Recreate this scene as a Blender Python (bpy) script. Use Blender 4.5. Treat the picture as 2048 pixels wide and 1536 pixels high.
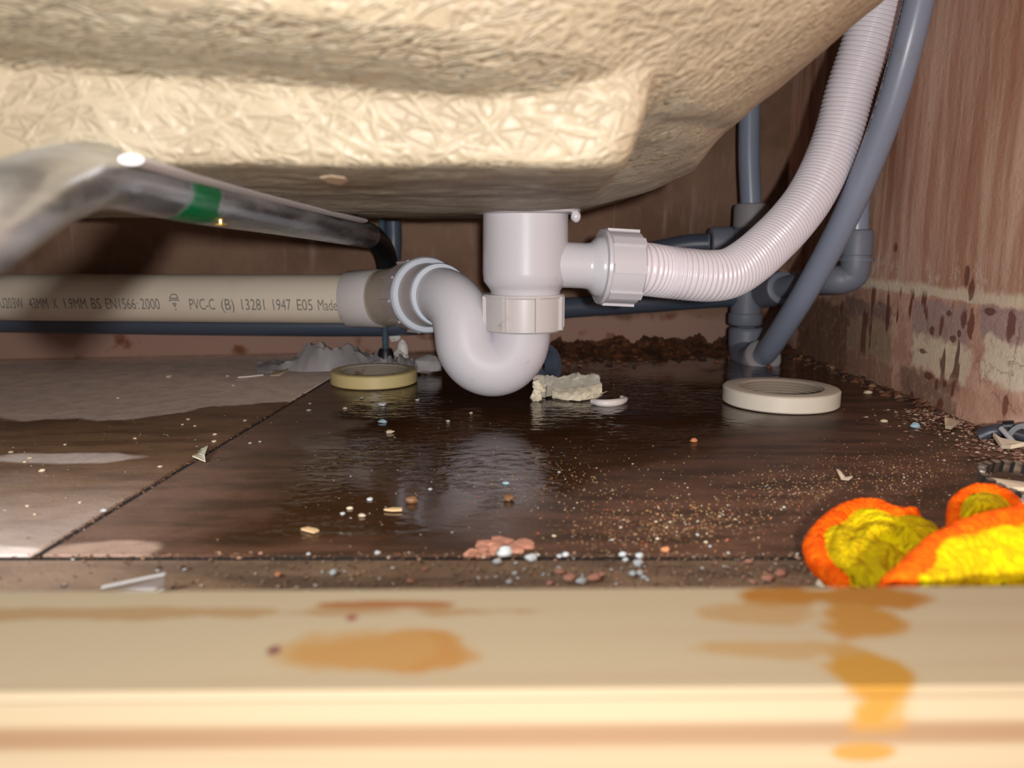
import bpy, bmesh, math, random
from mathutils import Vector, Matrix, noise as mnoise
for o in list(bpy.data.objects): bpy.data.objects.remove(o)
random.seed(11)
SC = bpy.context.scene
COL = SC.collection
PI = math.pi

# ------------------------------------------------------------------ camera
H = 0.124                      # lens height above the floor (m)
FPX = 1540.0                   # focal length in pixels of a 2048 wide frame
PITCH = math.radians(10.6)
cp, sp = math.cos(PITCH), math.sin(PITCH)
cam_d = bpy.data.cameras.new('camera'); cam = bpy.data.objects.new('camera', cam_d); COL.objects.link(cam)
cam_d.sensor_width = 36.0; cam_d.lens = FPX / 2048.0 * 36.0
cam_d.clip_start = 0.01; cam_d.clip_end = 30
cam.location = (0, 0, H); cam.rotation_euler = (PI / 2 - PITCH, 0, 0)
cam_d.dof.use_dof = True; cam_d.dof.focus_distance = 0.53; cam_d.dof.aperture_fstop = 8.5
SC.camera = cam

# ------------------------------------------------------------------ world, lamps, exposure
W = bpy.data.worlds.new('world'); SC.world = W; W.use_nodes = True
W.node_tree.nodes['Background'].inputs[0].default_value = (0.70, 0.73, 0.80, 1)
W.node_tree.nodes['Background'].inputs[1].default_value = 0.24

def area_light(name, loc, target, size, power, color):
    d = bpy.data.lights.new(name, 'AREA'); d.shape = 'DISK'; d.size = size; d.energy = power; d.color = color
    o = bpy.data.objects.new(name, d); COL.objects.link(o); o.location = loc
    o.rotation_euler = (Vector(target) - Vector(loc)).to_track_quat('-Z', 'Y').to_euler()
    return o
# the phone torch, just behind and above the lens, slightly to the right
area_light('torch', (0.018, -0.13, H + 0.017), (0.03, 0.55, 0.13), 0.016, 3.4, (1.0, 0.975, 0.965))
# the bathroom's own light, high up in the room behind the camera
area_light('room_lamp', (-0.55, -0.25, 0.60), (-0.10, 0.22, 0.03), 0.30, 9.0, (0.84, 0.93, 1.0))
SC.view_settings.view_transform = 'Standard'
SC.view_settings.look = 'None'
SC.view_settings.exposure = 0.0
SC.view_settings.gamma = 1.0
SC.view_settings.use_curve_mapping = False

# ------------------------------------------------------------------ helpers
def ray(px, py):
    a = (px - 1024) / FPX; b = (768 - py) / FPX
    return Vector((a, cp + b * sp, -sp + b * cp))
def P(px, py, Y):
    """world point seen at photo pixel (px, py) lying at world depth Y"""
    d = ray(px, py); return Vector((0, 0, H)) + d * (Y / d.y)
def F(px, py, z=0.0):
    """world point seen at photo pixel (px, py) lying at height z"""
    d = ray(px, py); return Vector((0, 0, H)) + d * ((z - H) / d.z)
def lin(r, g, b):
    f = lambda c: (c / 255) / 12.92 if c / 255 <= 0.04045 else ((c / 255 + 0.055) / 1.055) ** 2.4
    return (f(r), f(g), f(b), 1.0)

class MB:
    def __init__(s): s.v = []; s.f = []
    def add(s, vs, fs):
        n = len(s.v); s.v += [Vector(v) for v in vs]; s.f += [tuple(i + n for i in f) for f in fs]; return s
    def sweep(s, pts, r, seg=24, dense=8, caps=True, flat=1.0):
        C = catmull(pts, dense) if dense else [Vector(p) for p in pts]
        L = [0.0]
        for i in range(1, len(C)): L.append(L[-1] + (C[i] - C[i - 1]).length)
        T = [(C[min(i + 1, len(C) - 1)] - C[max(i - 1, 0)]).normalized() for i in range(len(C))]
        up = Vector((0, 0, 1)) if abs(T[0].z) < 0.9 else Vector((0, 1, 0))
        n = (up - T[0] * up.dot(T[0])).normalized()
        vs = []; fs = []
        for i, c in enumerate(C):
            n = (n - T[i] * n.dot(T[i])).normalized(); b = T[i].cross(n)
            rr = r(L[i], L[-1]) if callable(r) else r
            for k in range(seg):
                a = 2 * PI * k / seg
                vs.append(c + n * (math.cos(a) * rr * flat) + b * (math.sin(a) * rr))
        for i in range(len(C) - 1):
            for k in range(seg):
                k2 = (k + 1) % seg
                fs.append((i * seg + k, i * seg + k2, (i + 1) * seg + k2, (i + 1) * seg + k))
        if caps:
            fs.append(tuple(reversed(range(seg)))); m = (len(C) - 1) * seg; fs.append(tuple(m + k for k in range(seg)))
        return s.add(vs, fs)
    def lathe(s, o, axis, prof, seg=48, closed=False):
        """prof: list of (distance along axis, radius)"""
        o = Vector(o); a = Vector(axis).normalized()
        up = Vector((0, 0, 1)) if abs(a.z) < 0.9 else Vector((0, -1, 0))
        n = (up - a * up.dot(a)).normalized(); b = a.cross(n)
        vs = []; fs = []; m = len(prof)
        for (t, r) in prof:
            for k in range(seg):
                an = 2 * PI * k / seg
                vs.append(o + a * t + (n * math.cos(an) + b * math.sin(an)) * max(r, 1e-5))
        for i in range(m if closed else m - 1):
            j = (i + 1) % m
            for k in range(seg):
                k2 = (k + 1) % seg
                fs.append((i * seg + k, i * seg + k2, j * seg + k2, j * seg + k))
        return s.add(vs, fs)
    def box(s, c, x, y, z, hx, hy, hz):
        c, x, y, z = Vector(c), Vector(x), Vector(y), Vector(z)
        vs = [c + x * (i * hx) + y * (j * hy) + z * (k * hz) for k in (-1, 1) for j in (-1, 1) for i in (-1, 1)]
        return s.add(vs, [(0, 2, 3, 1), (4, 5, 7, 6), (0, 1, 5, 4), (2, 6, 7, 3), (0, 4, 6, 2), (1, 3, 7, 5)])
    def grid(s, rows, thick=None):
        """rows: list of equal-length rows of points; thick: vector for the second skin"""
        m, n = len(rows), len(rows[0])
        vs = [Vector(p) for r in rows for p in r]
        fs = [(i * n + j, i * n + j + 1, (i + 1) * n + j + 1, (i + 1) * n + j) for i in range(m - 1) for j in range(n - 1)]
        if thick is not None:
            t = Vector(thick); k = len(vs); vs += [v + t for v in vs]
            fs += [tuple(reversed([q + k for q in f])) for f in fs]
            rim = [i for i in range(n)] + [i * n + n - 1 for i in range(1, m)] + [(m - 1) * n + j for j in range(n - 2, -1, -1)] + [i * n for i in range(m - 2, 0, -1)]
            for q in range(len(rim)):
                a, b = rim[q], rim[(q + 1) % len(rim)]
                fs.append((b, a, a + k, b + k))
        return s.add(vs, fs)
    def prism(s, outline, thick):
        """flat chip: outline of points, extruded along vector thick"""
        n = len(outline); t = Vector(thick)
        vs = [Vector(p) for p in outline] + [Vector(p) + t for p in outline]
        return s.add(vs, [tuple(reversed(range(n))), tuple(range(n, 2 * n))] + [(i, (i + 1) % n, n + (i + 1) % n, n + i) for i in range(n)])
    def lump(s, c, sx, sy, sz, seed=0, rough=0.25, sub=2, freq=1.6, rot=0.0):
        bm = bmesh.new(); bmesh.ops.create_icosphere(bm, subdivisions=sub, radius=1.0)
        R = Matrix.Rotation(rot, 3, 'Z'); vs = []
        for v in bm.verts:
            d = 1 + rough * mnoise.noise(v.co * freq + Vector((seed * 7.13, seed * 3.7, seed)))
            vs.append(Vector(c) + R @ Vector((v.co.x * sx * d, v.co.y * sy * d, v.co.z * sz * d)))
        bm.verts.index_update(); fs = [tuple(v.index for v in f.verts) for f in bm.faces]; bm.free()
        return s.add(vs, fs)
    def build(s, name, mat, parent=None, smooth=True, base=None, angle=40):
        root = parent
        while root is not None and root.parent is not None: root = root.parent
        off = Vector(root.location) if root is not None else Vector(base or (0, 0, 0))
        me = bpy.data.meshes.new(name)
        me.from_pydata([tuple(v - off) for v in s.v], [], s.f); me.validate()
        bm = bmesh.new(); bm.from_mesh(me); bmesh.ops.recalc_face_normals(bm, faces=bm.faces[:]); bm.to_mesh(me); bm.free()
        if mat: me.materials.append(mat)
        if smooth:
            me.polygons.foreach_set('use_smooth', [True] * len(me.polygons))
            try: me.set_sharp_from_angle(angle=math.radians(angle))
            except Exception: pass
        o = bpy.data.objects.new(name, me); COL.objects.link(o)
        if parent is not None: o.parent = parent
        else: o.location = off
        return o

def catmull(pts, dense):
    p = [Vector(q) for q in pts]; p = [p[0] * 2 - p[1]] + p + [p[-1] * 2 - p[-2]]
    out = []
    for i in range(1, len(p) - 2):
        for k in range(dense):
            t = k / dense; a, b, c, d = p[i - 1], p[i], p[i + 1], p[i + 2]
            out.append(0.5 * ((2 * b) + (c - a) * t + (2 * a - 5 * b + 4 * c - d) * t * t + (3 * b - a - 3 * c + d) * t ** 3))
    out.append(p[-2]); return out

def displace(me, fn):
    old = [v.co.copy() for v in me.vertices]; nor = [Vector(n.vector) for n in me.vertex_normals]; flat = []
    for p, n in zip(old, nor): flat.extend(p + n * fn(p))
    me.vertices.foreach_set('co', flat); me.update()
def tag(o, label=None, cat=None, group=None, kind=None):
    if label: o['label'] = label
    if cat: o['category'] = cat
    if group: o['group'] = group
    if kind: o['kind'] = kind
    return o
def thing(name, label, cat, loc, group=None):
    o = bpy.data.objects.new(name, None); COL.objects.link(o); o.location = loc; o.empty_display_size = 0.02
    return tag(o, label, cat, group)

# ------------------------------------------------------------------ materials
class NT:
    def __init__(s, name):
        s.m = bpy.data.materials.new(name); s.m.use_nodes = True; s.t = s.m.node_tree
        s.b = s.t.nodes['Principled BSDF']; s.pos = s.n('ShaderNodeNewGeometry').outputs['Position']
    def n(s, k, **kw):
        q = s.t.nodes.new(k)
        for a, v in kw.items(): setattr(q, a, v)
        return q
    def link(s, a, b):
        if hasattr(a, 'links'): s.t.links.new(a, b)
        else: b.default_value = a
    def set(s, key, v): s.link(v, s.b.inputs[key]); return s
    def math(s, op, a, b=None, c=None, clamp=False):
        q = s.n('ShaderNodeMath', operation=op, use_clamp=clamp)
        for i, v in enumerate((a, b, c)):
            if v is not None: s.link(v, q.inputs[i])
        return q.outputs[0]
    def xyz(s, vec=None):
        q = s.n('ShaderNodeSeparateXYZ'); s.link(vec or s.pos, q.inputs[0]); return q.outputs
    def strands(s, scale, rot, loc, vec):
        q = s.n('ShaderNodeMapping', vector_type='TEXTURE'); s.link(vec, q.inputs[0])
        q.inputs['Location'].default_value = loc; q.inputs['Rotation'].default_value = rot; q.inputs['Scale'].default_value = tuple(1 / k for k in scale)
        return q.outputs[0]
    def mapping(s, scale=(1, 1, 1), rot=(0, 0, 0), loc=(0, 0, 0), vec=None):
        q = s.n('ShaderNodeMapping'); s.link(vec or s.pos, q.inputs[0])
        q.inputs['Location'].default_value = loc; q.inputs['Rotation'].default_value = rot; q.inputs['Scale'].default_value = scale
        return q.outputs[0]
    def noise(s, scale, detail=3, rough=0.5, vec=None, dist=0.0, color=False):
        q = s.n('ShaderNodeTexNoise'); s.link(vec or s.pos, q.inputs['Vector'])
        q.inputs['Scale'].default_value = scale; q.inputs['Detail'].default_value = detail; q.inputs['Roughness'].default_value = rough; q.inputs['Distortion'].default_value = dist
        return q.outputs['Color' if color else 'Fac']
    def voronoi(s, scale, vec=None, feature='F1', out='Distance'):
        q = s.n('ShaderNodeTexVoronoi', feature=feature); s.link(vec or s.pos, q.inputs['Vector']); q.inputs['Scale'].default_value = scale
        return q.outputs[out]
    def step(s, v, lo, hi, a=0.0, b=1.0, smooth=True):
        q = s.n('ShaderNodeMapRange'); q.interpolation_type = 'SMOOTHSTEP' if smooth else 'LINEAR'; q.clamp = True if not smooth else True
        s.link(v, q.inputs[0])
        for i, x in zip((1, 2, 3, 4), (lo, hi, a, b)): s.link(x, q.inputs[i])
        return q.outputs[0]
    def mix(s, fac, a, b):
        q = s.n('ShaderNodeMix', data_type='RGBA'); s.link(fac, q.inputs[0]); s.link(a, q.inputs[6]); s.link(b, q.inputs[7]); return q.outputs[2]
    def bump(s, h, strength=0.3, dist=0.001, prev=None):
        q = s.n('ShaderNodeBump'); s.link(h, q.inputs['Height']); s.link(strength, q.inputs['Strength']); q.inputs['Distance'].default_value = dist
        if prev is not None: s.link(prev, q.inputs['Normal'])
        return q.outputs[0]
    def blob(s, cx, cy, rx, ry, ax=0, ay=1, warp=None):
        """soft-edged spot: 1 inside an ellipse in two world axes"""
        c = s.xyz(); u = s.math('DIVIDE', s.math('SUBTRACT', c[ax], cx), rx); v = s.math('DIVIDE', s.math('SUBTRACT', c[ay], cy), ry)
        d = s.math('ADD', s.math('MULTIPLY', u, u), s.math('MULTIPLY', v, v))
        if warp is not None: d = s.math('ADD', d, s.math('MULTIPLY', s.math('SUBTRACT', warp, 0.5), 2.6))
        return s.step(d, 1.25, 0.55)

def plastic(name, col, rough=0.25, dirt=None, dirt_amt=0.5, dirt_scale=60, bump=0.0, spec=0.5, coat=0.0):
    t = NT(name); c = col
    if dirt:
        d = t.step(t.noise(dirt_scale, 5, 0.65), 0.60, 0.76, 0.0, dirt_amt); c = t.mix(d, col, dirt)
    t.set('Base Color', c); t.set('Roughness', rough); t.b.inputs['Specular IOR Level'].default_value = spec
    if coat: t.b.inputs['Coat Weight'].default_value = coat; t.b.inputs['Coat Roughness'].default_value = 0.08
    if bump: t.set('Normal', t.bump(t.noise(400, 3), bump, 0.0005))
    return t.m

M = {}
M['white'] = plastic('white_plastic', lin(204, 201, 206), 0.30, lin(176, 160, 138), 0.35, 55, 0.02)
M['white_bend'] = plastic('white_bend_plastic', lin(204, 201, 206), 0.46, lin(170, 154, 132), 0.45, 50, 0.02, 0.3)
M['white_clean'] = plastic('white_plastic_clean', lin(206, 204, 209), 0.24)
M['white_nut'] = plastic('white_nut_plastic', lin(200, 194, 192), 0.35, lin(140, 116, 86), 0.6, 70)
M['mauve'] = plastic('aged_white_plastic', lin(182, 170, 168), 0.4, lin(170, 150, 135), 0.4, 60)
M['tan'] = plastic('aged_seal_plastic', lin(172, 160, 146), 0.45)
M['seal'] = plastic('pale_blue_seal', lin(198, 204, 214), 0.3)
M['beige'] = plastic('beige_pipe_plastic', lin(212, 200, 182), 0.35, lin(190, 172, 160), 0.3, 14)
M['ink'] = plastic('grey_ink', lin(126, 120, 112), 0.7)
M['ink_dark'] = plastic('black_ink', lin(35, 28, 32), 0.7)
M['hose'] = plastic('white_hose_plastic', lin(234, 228, 234), 0.28)
M['grey'] = plastic('grey_pipe_plastic', lin(138, 146, 164), 0.33, lin(120, 118, 116), 0.3, 40)
M['grey_fit'] = plastic('grey_fitting_plastic', lin(116, 120, 132), 0.5, lin(128, 120, 112), 0.4, 60)
M['grey_collar'] = plastic('dusty_grey_collar', lin(146, 142, 142), 0.6, lin(150, 138, 124), 0.5, 80)
M['dark_pipe'] = plastic('dark_grey_pipe', lin(70, 78, 92), 0.4)
M['clip'] = plastic('dark_clip_plastic', lin(62, 62, 70), 0.4)
M['black'] = plastic('black_plastic', lin(22, 22, 24), 0.4)
M['teal'] = plastic('zinc_rod', lin(120, 150, 165), 0.3)
M['teal'].node_tree.nodes['Principled BSDF'].inputs['Metallic'].default_value = 0.7
M['ring'] = plastic('cream_ring_plastic', lin(224, 216, 198), 0.35, lin(205, 178, 120), 0.6, 45)
M['ring_yellow'] = plastic('yellowed_ring_plastic', lin(206, 186, 132), 0.4, lin(120, 96, 50), 0.6, 60)
M['ring_dirt'] = plastic('ring_thread_plastic', lin(168, 156, 140), 0.5, lin(90, 70, 50), 0.7, 60)
M['brass'] = plastic('brass_zinc', lin(205, 185, 110), 0.25)
M['brass'].node_tree.nodes['Principled BSDF'].inputs['Metallic'].default_value = 0.9
M['bar_highlight'] = plastic('bar_highlight_grey', lin(196, 190, 190), 0.4, lin(160, 154, 150), 0.5, 60, 0.2)  # pale grey painted as the light reflected along the cradle bar
M['steel'] = plastic('bright_steel', lin(190, 185, 178), 0.25)
M['steel'].node_tree.nodes['Principled BSDF'].inputs['Metallic'].default_value = 1.0
M['cream_scrap'] = plastic('cream_scrap', lin(225, 216, 190), 0.6, lin(200, 180, 110), 0.6, 90, 0.2)
M['scrap_face'] = plastic('scrap_face', lin(206, 202, 186), 0.7, lin(140, 128, 100), 0.7, 110, 0.4)
M['white_scrap'] = plastic('white_scrap', lin(226, 220, 214), 0.45)
M['sheet'] = plastic('grey_film', lin(196, 190, 190), 0.35, lin(110, 104, 104), 0.5, 40)
M['sheet'].node_tree.nodes['Principled BSDF'].inputs['Transmission Weight'].default_value = 0.4
M['stone_white'] = plastic('white_stone', lin(186, 188, 186), 0.55, lin(150, 130, 110), 0.5, 200)
M['stone_orange'] = plastic('orange_brick_crumb', lin(196, 128, 84), 0.8)
M['stone_pink'] = plastic('pink_brick_crumb', lin(176, 122, 98), 0.85)
M['stone_blue'] = plastic('pale_blue_chip', lin(150, 176, 186), 0.6)
M['stone_brown'] = plastic('brown_stone', lin(120, 84, 52), 0.5)
M['shard'] = plastic('plaster_shard', lin(214, 192, 164), 0.8, lin(170, 140, 110), 0.5, 120)
M['woodchip'] = plastic('wood_chip', lin(214, 178, 130), 0.7)

def mat_random(name, cols, rough=0.7):
    t = NT(name); g = t.n('ShaderNodeNewGeometry'); r = t.n('ShaderNodeValToRGB'); r.color_ramp.interpolation = 'CONSTANT'
    while len(r.color_ramp.elements) < len(cols): r.color_ramp.elements.new(0.5)
    for i, (p, c) in enumerate(cols): r.color_ramp.elements[i].position = p; r.color_ramp.elements[i].color = c
    t.link(g.outputs['Random Per Island'], r.inputs[0]); t.set('Base Color', r.outputs[0]); t.set('Roughness', rough); return t.m
M['grit'] = mat_random('grit', [(0, lin(150, 110, 70)), (0.35, lin(190, 150, 100)), (0.6, lin(120, 84, 58)), (0.8, lin(214, 196, 170)), (0.92, lin(186, 96, 56))])
M['grit_pale'] = mat_random('pale_grit', [(0, lin(170, 150, 128)), (0.3, lin(128, 100, 84)), (0.55, lin(204, 192, 176)), (0.85, lin(160, 110, 80))])
M['strip_grit'] = mat_random('strip_grit', [(0, lin(124, 98, 74)), (0.4, lin(152, 122, 94)), (0.65, lin(88, 68, 54)), (0.86, lin(184, 138, 112)), (0.95, lin(206, 204, 198))])
M['rubble'] = mat_random('rubble', [(0, lin(84, 54, 36)), (0.3, lin(112, 70, 46)), (0.6, lin(60, 40, 28)), (0.85, lin(140, 104, 78))], 0.85)
M['flakes'] = mat_random('wall_flakes', [(0, lin(150, 112, 92)), (0.3, lin(120, 82, 62)), (0.6, lin(184, 158, 134)), (0.85, lin(96, 62, 46))], 0.85)

t = NT('wet_mortar'); n1 = t.noise(60, 5, 0.7); t.set('Base Color', t.mix(t.step(n1, 0.4, 0.65), lin(58, 36, 22), lin(122, 76, 46))); t.set('Roughness', 0.55); t.set('Normal', t.bump(n1, 0.5, 0.002)); M['heap'] = t.m
# glass-fibre bath shell
t = NT('glassfibre'); warp = t.noise(30, 2, color=True)
wv = t.n('ShaderNodeVectorMath', operation='MULTIPLY_ADD'); t.link(warp, wv.inputs[0]); wv.inputs[1].default_value = (0.007,) * 3; t.link(t.pos, wv.inputs[2])
nz = t.n('ShaderNodeSeparateXYZ'); gnode = t.n('ShaderNodeNewGeometry'); t.link(gnode.outputs['Normal'], nz.inputs[0])
under = t.step(t.math('ABSOLUTE', nz.outputs[2]), 0.72, 0.92)
def layer(axis, angs, sc):
    h = None
    for i, a in enumerate(angs):
        rot = (0, a, 0) if axis == 'y' else (0, 0, a)
        q = t.noise(1.0, 1.0, 0.5, vec=t.strands(sc, rot, (i * 0.31, i * 0.17, i * 0.23), wv.outputs[0]))
        q = t.math('ABSOLUTE', t.math('SUBTRACT', q, 0.5)); q = t.step(q, 0.0, 0.045, 1.0, 0.0)
        h = q if h is None else t.math('MAXIMUM', h, q)
    return h
hs = layer('y', (0.35, -0.45, 0.95, -1.05, 0.05), (15, 95, 105)); hu = layer('z', (0.1, -0.12, 0.5, -0.45), (26, 190, 150))
hm = t.n('ShaderNodeMix'); t.link(under, hm.inputs[0]); t.link(hs, hm.inputs[2]); t.link(hu, hm.inputs[3]); h = hm.outputs[0]
lum = t.noise(75, 4, 0.6)
c1 = t.mix(t.step(t.noise(9, 3), 0.35, 0.7), lin(172, 159, 134), lin(156, 142, 118))
c1 = t.mix(t.step(h, 0.2, 1.0, 0.0, 0.18), c1, lin(190, 176, 148))
t.set('Base Color', c1); t.set('Roughness', t.step(lum, 0.3, 0.7, 0.42, 0.58))
nb = t.bump(lum, 0.55, 0.003); t.set('Normal', t.bump(h, t.math('ADD', 0.5, t.math('MULTIPLY', under, 0.5)), 0.0018, nb)); M['fibre'] = t.m

# cradle bar
t = NT('galvanised_steel'); st = t.noise(1.0, 4, 0.6, vec=t.mapping((90, 14, 90)))
gm = t.math('MULTIPLY', t.blob(-0.135, 0.323, 0.05, 0.016, 0, 1, t.noise(90, 3)), 1.0)
t.set('Base Color', t.mix(gm, t.mix(t.step(st, 0.35, 0.7), lin(164, 168, 172), lin(212, 214, 216)), lin(0, 104, 58)))
t.set('Metallic', t.math('SUBTRACT', 0.85, t.math('MULTIPLY', gm, 0.8))); t.set('Roughness', t.step(st, 0.3, 0.7, 0.20, 0.40))
t.set('Normal', t.bump(st, 0.1, 0.0006)); M['bar'] = t.m

# cloth
def terry(name, a, b):
    t = NT(name); n = t.voronoi(620); n2 = t.noise(220, 4)
    t.set('Base Color', t.mix(t.step(n2, 0.35, 0.65), a, b)); t.set('Roughness', 0.9)
    t.b.inputs['Specular IOR Level'].default_value = 0.15
    t.set('Normal', t.bump(t.math('ADD', n, t.math('MULTIPLY', n2, 1.5)), 0.8, 0.0012)); return t.m
M['cloth'] = terry('yellow_terry', lin(222, 192, 0), lin(206, 170, 0))
M['hem'] = terry('orange_hem', lin(250, 104, 0), lin(244, 84, 0))

# floor tiles: brown, with wet and dry regions of their own
def tile_mat(name, wet_expr, dry, damp, wet, puddle_expr):
    t = NT(name); c = t.xyz(); n = t.noise(14, 5, 0.6); n2 = t.noise(60, 5, 0.65); fine = t.noise(420, 4, 0.7)
    streak = t.noise(1.0, 4, 0.6, vec=t.mapping((16, 70, 40)))
    w = wet_expr(t, c, n); p = puddle_expr(t, c, n)
    base = t.mix(t.step(n2, 0.35, 0.7), dry, tuple(x * 0.78 for x in dry[:3]) + (1,))
    dampc = t.mix(t.step(streak, 0.38, 0.66), damp, wet)
    col = t.mix(w, base, dampc); col = t.mix(t.math('MULTIPLY', p, 0.85), col, wet)
    col = t.mix(t.math('MULTIPLY', t.step(fine, 0.62, 0.75), t.math('SUBTRACT', 0.35, t.math('MULTIPLY', p, 0.3))), col, lin(140, 112, 84))
    t.set('Base Color', col)
    r = t.step(w, 0.0, 1.0, 0.75, 0.46, False); r2 = t.n('ShaderNodeMix'); t.link(p, r2.inputs[0]); t.link(r, r2.inputs[2]); r2.inputs[3].default_value = 0.045
    t.set('Roughness', r2.outputs[0])
    b1 = t.bump(t.math('ADD', fine, t.math('MULTIPLY', n2, 2)), t.math('SUBTRACT', 0.42, t.math('MULTIPLY', p, 0.40)), 0.0010)
    rip = t.noise(1.0, 2.5, 0.5, vec=t.mapping((75, 150, 100)), dist=0.6)
    b2 = t.bump(rip, t.math('MULTIPLY', p, t.step(t.noise(9, 2), 0.40, 0.58, 0.10, 0.9)), 0.0013, b1)
    t.set('Normal', b2); return t.m
def w_left(t, c, n):
    edge = t.math('ADD', t.math('ADD', 0.535, t.math('MULTIPLY', t.math('SUBTRACT', n, 0.5), 0.10)), t.math('MULTIPLY', t.math('MAXIMUM', t.math('ADD', c[0], 0.27), 0.0), 0.75))
    w = t.step(t.math('SUBTRACT', edge, c[1]), -0.004, 0.006)
    w = t.math('MULTIPLY', w, t.step(t.math('ADD', c[1], t.math('MULTIPLY', n, 0.12)), 0.30, 0.50, 0.45, 1.0))
    spot = t.blob(-0.255, 0.43, 0.045, 0.012, 0, 1, t.noise(25, 4)); w = t.math('MULTIPLY', w, t.math('SUBTRACT', 1.0, t.math('MULTIPLY', spot, 0.7)))
    spot = t.blob(-0.215, 0.292, 0.022, 0.008, 0, 1, t.noise(25, 4)); return t.math('MULTIPLY', w, t.math('SUBTRACT', 1.0, spot))
def zero(t, c, n): return t.math('MULTIPLY', n, 0.0)
def w_right(t, c, n):
    spot = t.blob(-0.165, 0.293, 0.022, 0.012, 0, 1, t.noise(25, 4))
    return t.math('MULTIPLY', t.step(c[0], -0.19, -0.10, 0.75, 1.0), t.math('SUBTRACT', 1.0, t.math('MULTIPLY', spot, 0.75)))
def p_right(t, c, n):
    e = t.math('ADD', c[0], t.math('MULTIPLY', t.math('SUBTRACT', n, 0.5), 0.12))
    p = t.math('MULTIPLY', t.step(e, -0.155, -0.105), t.step(t.math('SUBTRACT', e, t.math('MULTIPLY', t.math('SUBTRACT', c[1], 0.40), 0.9)), 0.10, 0.03))
    return t.math('MULTIPLY', p, t.step(t.math('ADD', c[1], t.math('MULTIPLY', n, 0.03)), 0.305, 0.33))
def w_front(t, c, n): return t.step(t.math('ADD', c[0], t.math('MULTIPLY', n, 0.06)), -0.16, -0.06, 0.35, 0.95)
DRY, DAMP, WET = lin(246, 224, 210), lin(140, 106, 78), lin(58, 37, 20)
M['tile_left'] = tile_mat('tile_dry_and_damp', w_left, DRY, DAMP, lin(110, 80, 58), zero)
M['tile_right'] = tile_mat('tile_wet', w_right, lin(204, 168, 146), lin(96, 64, 46), WET, p_right)
M['tile_front'] = tile_mat('tile_front', w_front, lin(204, 168, 144), lin(140, 112, 84), lin(92, 70, 54), zero)
M['joint'] = plastic('dirty_joint', lin(34, 27, 21), 0.9, lin(64, 52, 42), 0.6, 200, 0.5)

# right wall
t = NT('stained_side_wall'); c = t.xyz(); y, z = c[1], c[2]
fine = t.noise(260, 4, 0.7); big = t.noise(13, 4, 0.6)
str1 = t.noise(1.0, 4, 0.6, vec=t.mapping((1, 95, 7))); str2 = t.noise(1.0, 3, 0.55, vec=t.mapping((1, 32, 3), loc=(0, 4, 2)))
up = t.mix(t.step(str1, 0.36, 0.66), lin(196, 144, 118), lin(224, 184, 160)); up = t.mix(t.step(str2, 0.50, 0.68, 0, 0.6), up, lin(164, 100, 74))
zj = t.math('ADD', z, t.math('MULTIPLY', t.math('SUBTRACT', t.noise(70, 5, 0.7), 0.5), 0.012))
mauve, pink, cream = lin(186, 154, 146), lin(214, 164, 140), lin(240, 218, 188)
wobn = t.noise(60, 4, 0.6, color=True); ws = t.n('ShaderNodeSeparateColor'); t.link(wobn, ws.inputs[0])
yw = t.math('ADD', y, t.math('MULTIPLY', t.math('SUBTRACT', ws.outputs[0], 0.5), 0.026)); zw = t.math('ADD', z, t.math('MULTIPLY', t.math('SUBTRACT', ws.outputs[1], 0.5), 0.024))
def patch(px0, py0, px1, py1, e=0.003):
    def on(px, py):
        d = ray(px, py); k = 0.318 / d.x; return d.y * k, H + d.z * k
    (ya, _), (yb_, _) = on(px1, py1), on(px0, py0); pm = (px0 + px1) / 2; za, zb_ = on(pm, py1)[1], on(pm, py0)[1]
    m = t.math('MULTIPLY', t.step(yw, ya - e, ya + e), t.step(yw, yb_ + e, yb_ - e))
    return t.math('MULTIPLY', m, t.math('MULTIPLY', t.step(zw, za - e, za + e), t.step(zw, zb_ + e, zb_ - e)))
pt = t.noise(38, 4, 0.65); low = t.mix(t.step(pt, 0.40, 0.62), lin(206, 156, 132), lin(228, 182, 158))
for (bx, cc, am) in [((1600, 600, 1690, 760), lin(120, 88, 68), .9), ((1702, 637, 1778, 712), lin(170, 144, 118), .9), ((1690, 600, 1780, 640), lin(140, 112, 104), .9), ((1690, 712, 1778, 790), lin(150, 108, 88), .7), ((1828, 606, 1931, 682), mauve, 1), ((1825, 678, 1933, 752), cream, 1), ((1800, 748, 1912, 822), lin(150, 116, 98), .9), ((1960, 610, 2150, 700), mauve, 1), ((1966, 694, 2150, 786), lin(242, 222, 194), 1)]:
    low = t.mix(t.math('MULTIPLY', patch(*bx), am), low, cc)
wob = pt; low = t.mix(t.step(t.noise(150, 4, 0.75), 0.50, 0.68, 0, 0.5), low, lin(214, 180, 158)); low = t.mix(t.step(t.noise(48, 5, 0.7), 0.56, 0.68, 0, 0.45), low, lin(150, 104, 82))
cwv = t.n('ShaderNodeVectorMath', operation='MULTIPLY_ADD'); t.link(wobn, cwv.inputs[0]); cwv.inputs[1].default_value = (0.03,) * 3; t.link(t.pos, cwv.inputs[2]); crk = t.voronoi(26, vec=cwv.outputs[0], feature='DISTANCE_TO_EDGE'); low = t.mix(t.math('MULTIPLY', t.step(crk, 0.03, 0.0, 0, 0.5), t.step(t.noise(16, 2), 0.54, 0.62)), low, lin(120, 72, 52))
col = t.mix(t.step(zj, 0.080, 0.083), low, cream); col = t.mix(t.step(zj, 0.087, 0.092), col, up)
drip = t.noise(1.0, 2, 0.5, vec=t.mapping((1, 80, 24), loc=(0, 3, 1))); dm = t.math('MULTIPLY', t.step(drip, 0.60, 0.65), t.math('MULTIPLY', t.step(z, 0.088, 0.080), t.step(z, 0.015, 0.03)))
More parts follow.
